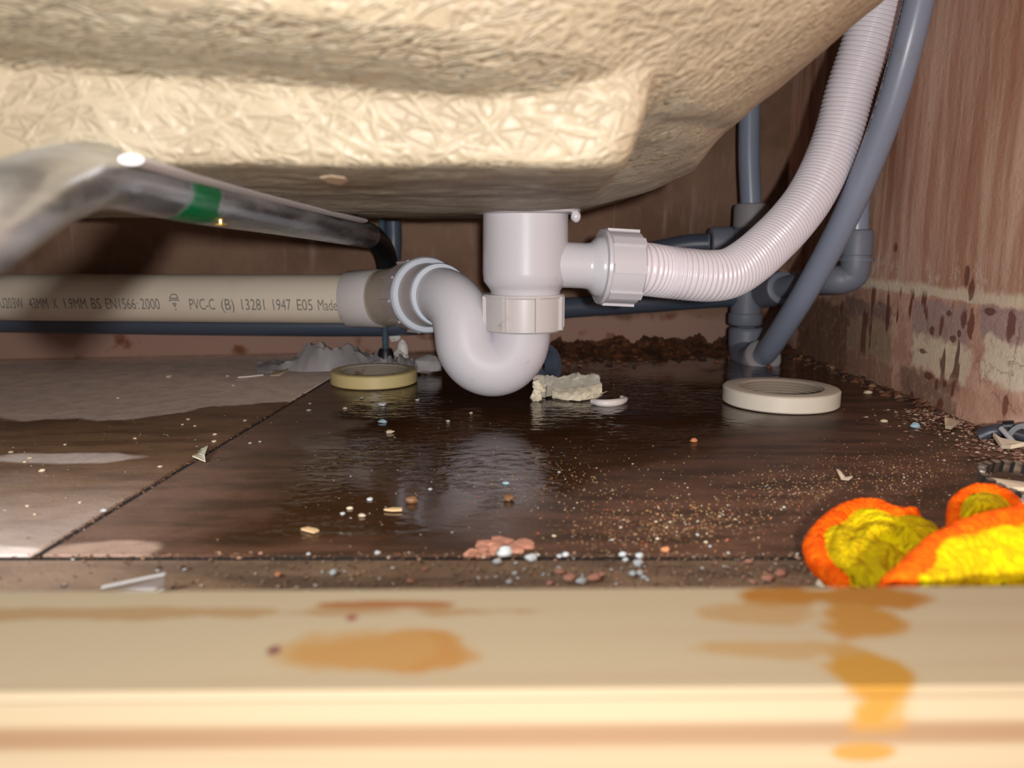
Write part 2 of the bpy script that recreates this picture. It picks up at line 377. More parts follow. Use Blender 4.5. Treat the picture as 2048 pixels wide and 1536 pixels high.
col = t.mix(t.math('MULTIPLY', dm, 0.85), col, lin(104, 54, 40))
scf = t.math('MULTIPLY', t.step(t.noise(1.0, 5, 0.75, vec=t.mapping((1, 60, 45))), 0.52, 0.60), t.math('MULTIPLY', t.step(z, 0.118, 0.092), t.step(z, 0.080, 0.086)))
col = t.mix(t.math('MULTIPLY', scf, 0.6), col, lin(236, 218, 200))
dw = t.noise(130, 3, 0.6)
for (bx, by, rw, rh) in [(1863, 661, 5, 9), (1881, 652, 4, 24), (1896, 627, 6, 7), (1925, 637, 6, 20), (1940, 649, 6, 28), (1916, 667, 4, 8), (1904, 678, 6, 7), (1846, 703, 9, 5), (1858, 752, 10, 8), (1874, 769, 4, 12), (1890, 768, 4, 8), (1907, 778, 3, 17), (1978, 623, 12, 8), (2020, 655, 7, 34), (2010, 816, 5, 26), (1882, 810, 6, 16), (1824, 798, 5, 16), (1931, 552, 5, 24), (1941, 580, 6, 26), (1790, 494, 5, 10)]:
    d = ray(bx, by); k = 0.318 / d.x; px_m = k / FPX; col = t.mix(t.math('MULTIPLY', t.blob(d.y * k, H + d.z * k, rw * px_m * 1.9, rh * px_m, 1, 2, dw), 0.8), col, lin(112, 58, 44))
col = t.mix(t.step(fine, 0.66, 0.74, 0, 0.4), col, lin(206, 182, 160))
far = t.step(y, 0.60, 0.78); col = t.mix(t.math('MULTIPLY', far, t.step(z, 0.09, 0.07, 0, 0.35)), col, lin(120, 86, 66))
t.set('Base Color', col); t.set('Roughness', 0.62)
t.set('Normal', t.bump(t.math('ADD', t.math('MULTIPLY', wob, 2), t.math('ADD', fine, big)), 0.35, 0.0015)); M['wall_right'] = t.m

t = NT('stained_back_wall'); c = t.xyz(); z = c[2]
n1 = t.noise(8, 5, 0.6); n2 = t.noise(1.0, 4, 0.6, vec=t.mapping((60, 60, 10))); fine = t.noise(200, 4, 0.7)
col = t.mix(t.step(n1, 0.38, 0.66), lin(136, 104, 84), lin(108, 78, 58)); col = t.mix(t.step(n2, 0.55, 0.72, 0, 0.5), col, lin(164, 134, 120))
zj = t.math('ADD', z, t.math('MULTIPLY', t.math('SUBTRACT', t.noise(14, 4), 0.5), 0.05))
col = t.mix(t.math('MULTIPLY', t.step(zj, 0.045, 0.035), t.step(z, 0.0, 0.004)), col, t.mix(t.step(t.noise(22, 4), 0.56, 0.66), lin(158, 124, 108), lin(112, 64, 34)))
t.set('Base Color', col); t.set('Roughness', 0.8); t.set('Normal', t.bump(t.math('ADD', fine, n1), 0.3, 0.0015)); M['wall_back'] = t.m

# timber
t = NT('pine'); tc = t.n('ShaderNodeTexCoord').outputs['Object']; c = t.xyz(tc)
ww = t.noise(3.0, 2, vec=t.mapping((1.6, 12, 12), vec=tc))
gr = t.n('ShaderNodeTexWave', wave_type='BANDS', bands_direction='Z'); t.link(t.mapping((0.5, 9.0, 30.0), vec=tc), gr.inputs['Vector'])
gr.inputs['Scale'].default_value = 0.75; gr.inputs['Distortion'].default_value = 2.2; gr.inputs['Detail'].default_value = 2; gr.inputs['Detail Scale'].default_value = 0.35
col = t.mix(t.step(gr.outputs['Fac'], 0.45, 1.0, 0, 0.9), lin(142, 126, 100), lin(112, 84, 58))
col = t.mix(t.step(t.noise(1.0, 3, vec=t.mapping((4, 160, 160), vec=tc)), 0.5, 0.75, 0, 0.35), col, lin(128, 102, 76))
def spot(cx, cy, rx, ry, ax=0, ay=1, wf=30, amp=1.4):
    u = t.math('DIVIDE', t.math('SUBTRACT', c[ax], cx), rx); v = t.math('DIVIDE', t.math('SUBTRACT', c[ay], cy), ry)
    d = t.math('ADD', t.math('ADD', t.math('MULTIPLY', u, u), t.math('MULTIPLY', v, v)), t.math('MULTIPLY', t.math('SUBTRACT', t.noise(wf, 3, vec=tc), 0.5), amp))
    return t.step(d, 1.35, 0.5)
PINE_SPOTS = []
M['pine'] = t.m; PINE = (t, col, spot)

# ------------------------------------------------------------------ setting: floor, walls
XL = -1.15; XR = 0.318
mb = MB(); mb.box(((XL + XR) / 2, 0.30, -0.0105), (1, 0, 0), (0, 1, 0), (0, 0, 1), (XR - XL) / 2 + 0.06, 0.80, 0.0095)
floor = mb.build('floor', M['joint'], smooth=False); tag(floor, 'brown tiled floor under the bath, damp and gritty', kind='structure')
J0, J1 = F(70, 1112), F(640, 770)
def jx(yy): return J0.x + (J1.x - J0.x) * (yy - J0.y) / (J1.y - J0.y)
YJ = F(900, 1114).y; G = 0.0021
def tile(outline, mat, lift):
    n = 26
    bm = bmesh.new(); vs = [bm.verts.new((p[0], p[1], lift)) for p in outline]
    f = bm.faces.new(vs); ret = bmesh.ops.extrude_face_region(bm, geom=[f]); bmesh.ops.translate(bm, vec=(0, 0, -0.0035), verts=[e for e in ret['geom'] if isinstance(e, bmesh.types.BMVert)])
    bmesh.ops.recalc_face_normals(bm, faces=bm.faces[:])
    bmesh.ops.bevel(bm, geom=[e for e in bm.edges], offset=0.0004, segments=2, affect='EDGES')
    me = bpy.data.meshes.new('tile'); bm.to_mesh(me); bm.free(); me.materials.append(mat)
    o = bpy.data.objects.new('tile', me); COL.objects.link(o); o.parent = floor; return o
tile([(jx(YJ) + G, YJ + G), (XR + .05, YJ + G), (XR + .05, 1.05), (jx(1.05) + G, 1.05)], M['tile_right'], 0.0)['label'] = 'wet dark brown tile under the trap'
tile([(-0.62, YJ + G), (jx(YJ) - G, YJ + G), (jx(1.05) - G, 1.05), (-0.62, 1.05)], M['tile_left'], 0.0)['label'] = 'tile with a pale dry back part'
tile([(XL - .05, YJ + G), (-0.62 - 2 * G, YJ + G), (-0.62 - 2 * G, 1.05), (XL - .05, 1.05)], M['tile_left'], 0.0)
tile([(-0.45, -0.48), (XR + .05, -0.48), (XR + .05, YJ - G), (-0.45, YJ - G)], M['tile_front'], -0.0004)
tile([(XL - .05, -0.48), (-0.45 - 2 * G, -0.48), (-0.45 - 2 * G, YJ - G), (XL - .05, YJ - G)], M['tile_front'], -0.0004)

B0, B1 = F(0, 722), F(1400, 693); B0.z = B1.z = 0
bd = (B1 - B0).normalized(); bn = Vector((-bd.y, bd.x, 0))
def back_y(x): return B0.y + (x - B0.x) * bd.y / bd.x
def wall(name, a, b, nrm, mat, top=0.62, thick=0.03, res=40):
    a, b = Vector(a), Vector(b); rows = []
    for j in range(13):
        zz = top * j / 12; row = []
        for i in range(res + 1):
            p = a.lerp(b, i / res); p.z = zz
            row.append(p + nrm * (0.0018 * mnoise.noise(p * 14)))
        rows.append(row)
    return MB().grid(rows, -nrm * thick).build(name, mat)
xr0 = XR
wb = wall('wall_back', (XL - 0.03, back_y(XL - 0.03), 0), (XR + 0.03, back_y(XR + 0.03), 0), -bn, M['wall_back']); tag(wb, 'brown stained plaster wall behind the pipes', kind='structure')
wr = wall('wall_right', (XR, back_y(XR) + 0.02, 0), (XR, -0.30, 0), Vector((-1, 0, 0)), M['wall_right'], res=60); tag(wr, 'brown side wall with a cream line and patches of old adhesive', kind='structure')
wl = MB().box((XL - 0.02, 0.25, 0.30), (1, 0, 0), (0, 1, 0), (0, 0, 1), 0.015, 0.56, 0.32).build('wall_left', M['wall_back'], smooth=False); tag(wl, kind='structure')

# ------------------------------------------------------------------ bath
def bath():
    def zb(yy, x=-0.1): return H + 0.021 + (0.55 - yy) * (0.013 + min(0.14, max(-0.02, 0.03 - x)) * 0.11)
    v = []; f = []
    # tub hull: (dz, front y, back y, right x, corner radius)
    lv = [(0.018, 0.50, 0.66, 0.02, 0.05), (0.022, 0.42, 0.70, 0.055, 0.10), (0.030, 0.355, 0.725, 0.085, 0.14), (0.040, 0.315, 0.74, 0.108, 0.17), (0.050, 0.285, 0.75, 0.113, 0.19),
          (0.0575, 0.262, 0.757, 0.118, 0.205), (0.0592, 0.243, 0.762, 0.119, 0.215), (0.0622, 0.229, 0.767, 0.121, 0.225), (0.068, 0.215, 0.772, 0.126, 0.235), (0.085, 0.204, 0.776, 0.146, 0.24), (0.115, 0.196, 0.78, 0.180, 0.24),
          (0.14, 0.188, 0.783, 0.198, 0.24), (0.18, 0.178, 0.786, 0.212, 0.23), (0.25, 0.165, 0.79, 0.224, 0.2), (0.36, 0.15, 0.795, 0.235, 0.16), (0.375, 0.12, 0.80, 0.308, 0.10), (0.40, 0.12, 0.80, 0.308, 0.10)]
    def ring(yf, yb, xr, R):
        xl = XL + 0.02; R = min(R, (yb - yf) / 2 - 0.001); pts = []
        for i in range(40): pts.append((xl + (xr - R - xl) * i / 40, yf))
        for i in range(25):
            a = -PI / 2 + PI / 2 * i / 24; pts.append((xr - R + R * math.cos(a), yf + R + R * math.sin(a)))
        for i in range(1, 25):
            a = PI / 2 * i / 24; pts.append((xr - R + R * math.cos(a), yb - R + R * math.sin(a)))
        for i in range(1, 41): pts.append((xr - R - (xr - R - xl) * i / 40, yb))
        return pts
    n = None
    for (dz, yf, yb, xr, R) in lv:
        pts = ring(yf, yb, xr, R); n = len(pts)
        sm = lambda a_, lo, hi: (lambda q: q * q * (3 - 2 * q))(min(1, max(0, (a_ - lo) / (hi - lo))))
        v += [Vector((x, yy, H + dz - (0.013 * sm(x, -0.20, 0.05) * sm(yy, 0.46, 0.26) if 0.045 < dz < 0.13 else 0))) for x, yy in pts]
    for k in range(len(lv) - 1):
        for i in range(n):
            j = (i + 1) % n; f.append((k * n + i, k * n + j, (k + 1) * n + j, (k + 1) * n + i))
    f.append(tuple(reversed(range(n)))); f.append(tuple((len(lv) - 1) * n + i for i in range(n)))
    mb = MB().add(v, f)
    # stiffening board laminated under the tub: rounded slab, tilted
    x0, x1a, x1b, ya, yb = -0.95, 0.047, 0.064, 0.268, 0.66
    out = []
    R = 0.012
    for i in range(13):
        a = -PI / 2 + PI / 2 * i / 12; out.append((x1a - R + R * math.cos(a), ya + R + R * math.sin(a)))
    for i in range(13):
        a = PI / 2 * i / 12; out.append((x1b - R + R * math.cos(a), yb - R + R * math.sin(a)))
    for (cx, cy, a0) in ((x0 + R, yb - R, PI / 2), (x0 + R, ya + R, PI)):
        for i in range(13):
            a = a0 + PI / 2 * i / 12; out.append((cx + R * math.cos(a), cy + R * math.sin(a)))
    cx, cy = sum(p[0] for p in out) / len(out), sum(p[1] for p in out) / len(out)
    vs = []; fs = []; m = len(out)
    for (ins, hz) in ((0.0065, 0.0), (0.0045, 0.0010), (0.0030, 0.0035), (0.0020, 0.008), (0.0, 0.020), (-0.001, 0.040)):
        for (x, yy) in out:
            d = Vector((x - cx, yy - cy)); sx = 1 if d.x > 0 else -1; sy = 1 if d.y > 0 else -1
            vs.append((x - (ins * 1.9 if sx > 0 else ins) * sx, yy - ins * sy, zb(yy, x) + hz))
    for k in range(5):
        for i in range(m):
            j = (i + 1) % m; fs.append((k * m + i, k * m + j, (k + 1) * m + j, (k + 1) * m + i))
    fs.append(tuple(reversed(range(m)))); fs.append(tuple(5 * m + i for i in range(m)))
    mb.add(vs, fs)
    o = mb.build('bath', M['fibre'])
    md = o.modifiers.new('r', 'REMESH'); md.mode = 'VOXEL'; md.voxel_size = 0.0022; md.use_smooth_shade = True
    ms = o.modifiers.new('s', 'SMOOTH'); ms.iterations = 4; ms.factor = 0.5
    dg = bpy.context.evaluated_depsgraph_get(); me = bpy.data.meshes.new_from_object(o.evaluated_get(dg))
    o.modifiers.clear(); o.data = me
    displace(me, lambda p: mnoise.noise(p * 22) * 0.0012 + mnoise.noise(p * 60 + Vector((5, 5, 5))) * 0.0005)
    me.polygons.foreach_set('use_smooth', [True] * len(me.polygons))
    if not me.materials: me.materials.append(M['fibre'])
    tag(o, 'cream fibreglass underside of the bathtub overhead', 'bathtub')
    return o
BATH = bath()

# ------------------------------------------------------------------ timber batten in the foreground
ZT = 0.033
a = F(0, 1183, ZT); b = F(2048, 1172, ZT); fr = F(1024, 1394, ZT)
yb_mid = (a.y + b.y) / 2; wdt = yb_mid - fr.y; yaw = math.atan2(b.y - a.y, b.x - a.x)
bm = bmesh.new(); bmesh.ops.create_cube(bm, size=1.0)
for v in bm.verts: v.co = Vector((v.co.x * 0.86, v.co.y * wdt, v.co.z * ZT))
bmesh.ops.bevel(bm, geom=bm.edges[:], offset=0.0016, segments=3, affect='EDGES')
me = bpy.data.meshes.new('timber_batten'); bm.to_mesh(me); bm.free(); me.materials.append(M['pine'])
me.polygons.foreach_set('use_smooth', [True] * len(me.polygons)); me.set_sharp_from_angle(angle=math.radians(40))
bat = bpy.data.objects.new('timber_batten', me); COL.objects.link(bat)
bat.location = (-0.112, yb_mid - wdt / 2, ZT / 2); bat.rotation_euler.z = yaw
tag(bat, 'pale pine timber batten with ochre stains lying across the foreground', 'timber')
t, col, spot = PINE
def bl(px, py):
    p = F(px, py, ZT) - Vector(bat.location); return p.x, p.y
def bf(px, py):
    d = ray(px, py); p = Vector((0, 0, H)) + d * (fr.y / d.y) - Vector(bat.location); return p.x, p.z
for (px, py, rx, ry, cc, amt) in [(790, 1305, 0.020, 0.0085, lin(138, 94, 38), .9), (700, 1300, 0.016, 0.010, lin(140, 106, 60), .6), (1690, 1200, 0.026, 0.0065, lin(128, 82, 20), 1), (1720, 1255, 0.010, 0.010, lin(134, 92, 34), 1),
        (1740, 1350, 0.009, 0.010, lin(138, 98, 30), 1), (1540, 1235, 0.016, 0.006, lin(134, 100, 56), .7), (1580, 1310, 0.020, 0.004, lin(136, 104, 60), .7), (760, 1213, 0.018, 0.0022, lin(120, 70, 30), .9), (280, 1228, 0.09, 0.0030, lin(124, 92, 54), .7),
        (545, 1304, 0.0016, 0.0020, lin(96, 56, 50), 1), (703, 1239, 0.0016, 0.0016, lin(110, 62, 50), 1)]:
    x, yy = bl(px, py); m = t.math('MULTIPLY', spot(x, yy, rx, ry, 0, 1, 60, 3.6 if rx > 0.003 else 0.4), amt); col = t.mix(t.math('MULTIPLY', m, t.step(t.xyz(t.n('ShaderNodeTexCoord').outputs['Object'])[2], 0.005, 0.010)), col, cc)
x, zz = bf(1735, 1518); col = t.mix(t.math('MULTIPLY', spot(x, zz, 0.007, 0.0022, 0, 2, 60, 0.6), 0.9), col, lin(138, 98, 30))
t.set('Base Color', col); t.set('Roughness', 0.6)
t.set('Normal', t.bump(gr.outputs['Fac'], 0.08, 0.0006))

# ------------------------------------------------------------------ bath trap
YT = 0.55
ax0 = P(1051, 500, YT); AX = Vector((ax0.x, YT, 0))
trap = thing('bath_trap', 'white plastic bath trap with U-bend hanging from the drain', 'trap', (ax0.x, YT, 0.02))
def zat(py): return P(1051, py, YT).z
def Z(prof): return [(zat(py), r) for py, r in prof]
O = (AX.x, YT, 0); UP = (0, 0, 1)
MB().lathe(O, UP, [(zat(412), 0.001), (zat(412), 0.037), (zat(422), 0.0385), (zat(426), 0.0375), (zat(429), 0.031), (zat(430), 0.001)]).build('flange', M['white'], trap)
tb = P(1152, 432, YT - 0.02); MB().lump(tb, 0.0035, 0.0035, 0.0045, 3, 0.2).build('flange_tab', M['white_clean'], trap)
MB().lathe(O, UP, Z([(420, 0.0302), (425, 0.0297), (545, 0.0302), (562, 0.0296), (572, 0.0270), (580, 0.0250), (600, 0.0243), (602, 0.015)])).build('body', M['white'], trap)
# side spigot and its nut for the overflow hose
S0 = P(1095, 528, YT - 0.004); SD = Vector((1, 0.16, -0.055)).normalized()
MB().lathe(S0, SD, [(0.0, 0.0160), (0.0265, 0.0160), (0.030, 0.0165), (0.034, 0.0205), (0.0375, 0.0212), (0.040, 0.0212), (0.041, 0.012)]).build('overflow_spigot', M['white_clean'], trap)
def nut(name, o, axis, L, R, mat, parent, nrib, ribw=0.0022, ribh=0.0016, phase=0.0, lip=0.0012):
    ob = MB().lathe(o, axis, [(0, R * 0.72), (0, R - lip), (lip, R), (L - lip, R), (L, R - lip), (L, R * 0.72), (L * 0.5, R * 0.70)], 64, closed=True).build(name, mat, parent)
    a = Vector(axis).normalized(); up = Vector((0, 0, 1)) if abs(a.z) < 0.9 else Vector((0, -1, 0))
    n = (up - a * up.dot(a)).normalized(); b = a.cross(n)
    for k in range(nrib):
        an = 2 * PI * k / nrib + phase; rd = n * math.cos(an) + b * math.sin(an); tg = a.cross(rd)
        r_ = MB().box(Vector(o) + a * (L * 0.52) + rd * (R + ribh * 0.3), tg, a, rd, ribw / 2, L * 0.46, ribh)
        r_.build('rib', mat, ob, smooth=False)
    return ob
NO = S0 + SD * 0.0395
nut('hose_nut', NO, SD, 0.0255, 0.0256, M['white_clean'], trap, 8, 0.006, 0.0012, PI / 8 * 0)
MB().lathe(NO - SD * 0.0018, SD, [(0, 0.015), (0, 0.0262), (0.002, 0.0268), (0.0032, 0.0262), (0.0032, 0.015)], 64).build('nut_lip', M['white_clean'], trap)
# swivel nut under the body
nut('swivel_nut', (AX.x - 0.0012, YT, zat(660)), UP, zat(589) - zat(660), 0.0283, M['white_nut'], trap, 8, 0.0026, 0.0018, 0.30)
MB().lathe((AX.x - 0.0012, YT, 0), UP, Z([(587, 0.020), (587, 0.0288), (591, 0.0292), (594, 0.0285), (594, 0.020)]), 64).build('nut_lip', M['white_nut'], trap)
# U-bend
UR = 0.0213
Upts = [P(1041, 640, YT), P(1041, 672, YT), P(1033, 703, YT), P(1010, 728, YT), P(980, 734, YT), P(951, 722, YT), P(932, 695, YT + 0.001), P(927, 660, YT + 0.003), P(921, 630, YT + 0.007), P(907, 607, YT + 0.015), P(889, 594, YT + 0.027), P(872, 590, YT + 0.042), P(858, 589.5, YT + 0.060)]
MB().sweep(Upts, UR, 48, 8).build('u_bend', M['white_bend'], trap)
seam = []
for i in range(3, 7):
    pass
# clamped outlet: rings, nut, sleeve, coupling
O1 = P(886, 590, YT + 0.026); O2 = P(815, 591, YT + 0.092); OD = (O2 - O1).normalized(); OL = (O2 - O1).length
MB().lathe(O1, OD, [(0.004, 0.018), (0.004, 0.0232), (0.006, 0.0240), (0.008, 0.0236), (0.009, 0.018)], 64).build('seal_ring', M['seal'], trap)
MB().lathe(O1, OD, [(0.008, 0.018), (0.009, 0.0230), (0.030, 0.0250), (0.031, 0.018)], 64).build('sleeve', M['mauve'], trap)
MB().lathe(O1, OD, [(0.029, 0.018), (0.029, 0.0285), (0.031, 0.0298), (0.034, 0.0298), (0.036, 0.0285), (0.037, 0.018)], 64).build('seal_ring', M['seal'], trap)
nut('outlet_nut', O1 + OD * 0.036, OD, 0.026, 0.0282, M['mauve'], trap, 10, 0.0022, 0.0016, 0.2)
C1 = P(766, 597, 0.672); C0 = P(698, 598, 0.680)
MB().sweep([O1 + OD * 0.055, O1 + OD * 0.072, P(790, 594, YT + 0.108), P(776, 596, 0.667), C1 + (C0 - C1) * 0.15], 0.0246, 48, 8).build('sleeve', M['tan'], trap)
CD = (C0 - C1).normalized(); CLn = (C0 - C1).length
MB().lathe(C1, CD, [(-0.004, 0.018), (-0.004, 0.0243), (-0.002, 0.0252), (CLn - 0.001, 0.0246), (CLn, 0.0238), (CLn, 0.018)], 64).build('coupling', M['white_nut'], trap)

# ------------------------------------------------------------------ beige waste pipe with its printing
PR = 0.0215
W0 = P(690, 598, 0.682); W1 = P(0, 594.5, 0.722); WD = (W1 - W0).normalized(); W2 = W0 + WD * 0.95
wp = thing('waste_pipe', 'beige plastic waste pipe with printed lettering running along the back', 'pipe', (W0.x, W0.y, W0.z - PR))
MB().lathe(W0, WD, [(0, 0.0001), (0, PR), (0.95, PR), (0.95, 0.0001)], 64).build('pipe', M['beige'], wp)
au = -WD; ng = Vector((0, -1, 0)); ng = (ng - au * ng.dot(au)).normalized(); uu = au.cross(ng) * -1
if uu.z < 0: uu = -uu
TH0 = math.asin(0.10)          # print sits a little below the lens-facing line
def s_of(px):
    lo, hi = 0.0, 0.9
    for _ in range(50):
        m = (lo + hi) / 2; q = W0 + WD * m - Vector((0, 0, H)) + ng * PR
        dep = q.y * cp - q.z * sp
        if 1024 + FPX * q.x / dep > px: lo = m
        else: hi = m
    return lo
def text_mesh(s):
    cu = bpy.data.curves.new('tmp', 'FONT'); cu.body = s; cu.resolution_u = 3
    o = bpy.data.objects.new('tmp', cu); COL.objects.link(o)
    bpy.context.view_layer.update()
    me = bpy.data.meshes.new_from_object(o.evaluated_get(bpy.context.evaluated_depsgraph_get()))
    bm = bmesh.new(); bm.from_mesh(me)
    for k in range(-5, 20):
        bmesh.ops.bisect_plane(bm, geom=bm.verts[:] + bm.edges[:] + bm.faces[:], plane_co=(0, k * 0.06, 0), plane_no=(0, 1, 0))
    bm.to_mesh(me); bm.free()
    V = [v.co.copy() for v in me.vertices]; Fc = [tuple(p.vertices) for p in me.polygons]
    bpy.data.objects.remove(o); return V, Fc
CAP = 0.0098
def on_pipe(V, x0, s0, s1, y0, yscale, w):
    out = []
    for v in V:
        s_ = s0 + (s1 - s0) * (v.x - x0) / w; th = (y0 + v.y * yscale) / PR
        out.append(W0 + WD * s_ + (ng * math.cos(th) + uu * math.sin(th)) * (PR + 0.00018))
    return out
pr = MB()
for (wd, a_, b_) in [('U203W', -2, 45), ('43MM', 56, 94), ('X', 104, 113), ('1.9MM', 127, 171), ('BS', 181, 200), ('EN1566', 210, 270), (':', 273, 275), ('2000', 280, 318), ('PVC-C', 378, 428), ('(B)', 441, 467), ('13281', 482, 528), ('1947', 545, 581), ('E05', 593, 624), ('Made', 635, 675)]:
    V, Fc = text_mesh(wd); x0 = min(v.x for v in V); x1 = max(v.x for v in V); capv = 0.69
    pr.add(on_pipe(V, x0, s_of(a_), s_of(b_), -CAP / 2 - 0.0036, CAP / capv, x1 - x0), Fc)
pr.build('printing', M['ink'], wp, smooth=False)['kind'] = 'stuff'
lg = MB()
def lg_line(pts, w=0.00045):
    for (p, q) in zip(pts[:-1], pts[1:]):
        d = (Vector(q) - Vector(p)).normalized(); n_ = Vector((-d.y, d.x)) * w
        quad = [Vector((*(Vector(p) - n_), 0)), Vector((*(Vector(q) - n_), 0)), Vector((*(Vector(q) + n_), 0)), Vector((*(Vector(p) + n_), 0))]
        s0 = s_of(348); out = []
        for v in quad:
            th = v.y / PR - 0.05; out.append(W0 + WD * (s0 - v.x) + (ng * math.cos(th) + uu * math.sin(th)) * (PR + 0.00018))
        lg.add(out, [(0, 1, 2, 3)])
lg_line([(-.0045, .001), (.0045, .001), (0, -.008), (-.0045, .001)]); lg_line([(-.004, .0025), (-.002, .006), (.002, .006), (.004, .0025), (-.004, .0025)]); lg_line([(-.0015, -.002), (.0015, -.002), (0, -.005), (-.0015, -.002)])
lg.build('kite_mark', M['ink'], wp, smooth=False)

# ------------------------------------------------------------------ white corrugated overflow hose
HP = [S0 + SD * 0.052, S0 + SD * 0.068, P(1330, 544, 0.566), P(1375, 549, 0.570), P(1420, 552, 0.576), P(1460, 546, 0.586), P(1500, 522, 0.600), P(1540, 487, 0.616), P(1580, 446, 0.630), P(1618, 396, 0.642), P(1650, 335, 0.652), P(1678, 262, 0.656), P(1700, 180, 0.657), P(1729, 95, 0.655), P(1757, 10, 0.653), P(1780, -80, 0.648), Vector((0.290, 0.645, 0.36)), Vector((0.284, 0.645, 0.47))]
PITCHH = 0.0036
Cd = catmull(HP, 60); Ln = [0.0]
for i in range(1, len(Cd)): Ln.append(Ln[-1] + (Cd[i] - Cd[i - 1]).length)
ns = int(Ln[-1] / PITCHH * 8); rs = []; j = 0
for i in range(ns + 1):
    s_ = Ln[-1] * i / ns
    while j < len(Ln) - 2 and Ln[j + 1] < s_: j += 1
    k = (s_ - Ln[j]) / max(1e-9, Ln[j + 1] - Ln[j]); rs.append(Cd[j].lerp(Cd[j + 1], k))
def hose_r(s_, L): 
    ph = (s_ / PITCHH) % 1.0
    return 0.0178 + 0.0013 * (1 - abs(math.sin(PI * ph)) ** 3 * 1.0)
ho = MB().sweep(rs, hose_r, 40, 0).build('overflow_hose', M['hose'], base=tuple(P(1460, 560, 0.57)), angle=80)
tag(ho, 'white corrugated overflow hose bending upward from the trap nut', 'hose')

# ------------------------------------------------------------------ bath cradle: steel bar, rod, foot
BR = 0.011
bar_pts = [P(-330, 660, 0.150), P(-120, 505, 0.170), P(0, 426, 0.192), P(100, 375, 0.228), P(195, 352, 0.266), P(300, 372, 0.298), P(400, 397, 0.340), P(550, 430, 0.45), P(690, 460, 0.60), P(735, 470, 0.665)]
cr = thing('bath_cradle', 'galvanised steel cradle bar with green mark under the bathtub', 'bath leg', P(400, 405, 0.335))
MB().sweep(bar_pts, BR, 32, 10).build('bar', M['bar'], cr)
MB().sweep([P(728, 468, 0.655), P(748, 477, 0.69), P(766, 500, 0.72), P(776, 540, 0.735), P(780, 600, 0.74)], 0.0105, 24, 8).build('bracket', M['black'], cr)
MB().sweep([P(786, 440, 0.755), P(787, 480, 0.757), P(784, 530, 0.757), P(778, 580, 0.755)], 0.008, 20, 8).build('bracket', M['dark_pipe'], cr)
strip = []
for (px, py, Y) in [(262, 319, .285), (330, 338, .315), (420, 364, .365), (520, 391, .44), (620, 416, .535), (725, 441, .66)]: strip.append(P(px, py, Y * 0.885))
MB().sweep(strip, 0.0042, 14, 8, flat=0.45).build('highlight_strip', M['bar_highlight'], cr)  # added pale strip, stands in for the bright reflection along the bar's top
rx = P(768, 600, 0.742)
def rod_r(s_, L): return 0.0030 + 0.0003 * math.sin(s_ / 0.0012 * PI)
MB().sweep([Vector((rx.x, 0.742, 0.012 + i * 0.0006)) for i in range(240)], rod_r, 14, 0).build('threaded_rod', M['teal'], cr)
MB().lathe((rx.x, 0.742, 0), UP, [(0.0005, 0.0001), (0.0005, 0.016), (0.004, 0.0165), (0.008, 0.009), (0.016, 0.0075), (0.020, 0.006), (0.020, 0.0001)]).build('foot', M['black'], cr)
for (px, py, Y, r) in ((441, 461, 0.345, 0.0032), (665, 489, 0.58, 0.003)):
    MB().lathe(P(px, py - 16, Y), (0, 0, -1), [(-0.004, 0.0012), (0.0003, 0.0012), (0.0004, r), (0.0012, r * 0.95), (0.0018, 0.0001)], 20).build('screw', M['brass'], cr)
for (px, py, Y) in ((268, 318, 0.272), (665, 427, 0.60)):
    MB().lump(P(px, py + 2, Y), 0.0028, 0.006, 0.0022, 5, 0.2).build('weld', M['white_scrap'], cr)

# ------------------------------------------------------------------ grey supply pipes and push-fit fittings
GR = 0.011
YV = 0.845
# riser, tees and elbows behind the hose
tee = thing('pipe_tee', 'grey plastic push-fit tee with dusty top collar behind the white hose', 'pipe fitting', P(1497, 490, YV))
def collar(o, d, L, R, parent, mat=None):
    return MB().lathe(o, d, [(0, 0.009), (0, R - 0.0012), (0.0012, R), (L * 0.8, R), (L - 0.001, R - 0.001), (L, R - 0.0025), (L, 0.010)], 40).build('collar', mat or M['grey_collar'], parent)
V0 = P(1497, 520, YV)
def VZ(py): p = P(1497, py, YV); return Vector((V0.x, YV, p.z))
MB().sweep([VZ(560), VZ(500), VZ(455)], 0.0160, 32, 4).build('tee_body', M['grey_fit'], tee)
collar(VZ(456), UP, VZ(407).z - VZ(456).z, 0.0182, tee)
MB().sweep([VZ(486), P(1462, 486, YV)], 0.0155, 32, 0).build('tee_arm', M['grey_fit'], tee)
collar(P(1462, 486, YV), (-1, 0, 0), 0.0235, 0.0175, tee, M['grey_fit'])
rp = MB().sweep([VZ(420), P(1498, 300, YV + 0.002), P(1500, 180, YV + 0.003), P(1502, 20, YV + 0.004)], GR, 28, 6).build('riser_pipe', M['grey'], base=tuple(VZ(415))); tag(rp, 'grey vertical supply pipe rising in the back corner', 'pipe')
t2 = thing('pipe_tee', 'grey plastic lower tee under the white hose bend', 'pipe fitting', P(1497, 600, YV))
MB().sweep([VZ(556), VZ(600), VZ(632)], 0.0165, 32, 4).build('tee_body', M['grey_fit'], t2)
collar(VZ(625), (0, 0, -1), 0.014, 0.0182, t2, M['grey_fit'])
RD = (P(1655, 556, 0.70) - P(1530, 583, YV - 0.01)).normalized(); R0 = P(1530, 583, YV - 0.01)
MB().sweep([P(1497, 588, YV), R0, R0 + RD * 0.01], 0.0150, 32, 4).build('tee_arm', M['grey_fit'], t2)
collar(R0, RD, 0.045, 0.0175, t2, M['grey_fit'])
sp_ = MB().sweep([R0 + RD * 0.04, R0 + RD * 0.13], GR, 28, 0).build('branch_pipe', M['grey'], base=tuple(R0)); tag(sp_, 'short grey branch pipe between lower tee and right elbow', 'pipe')
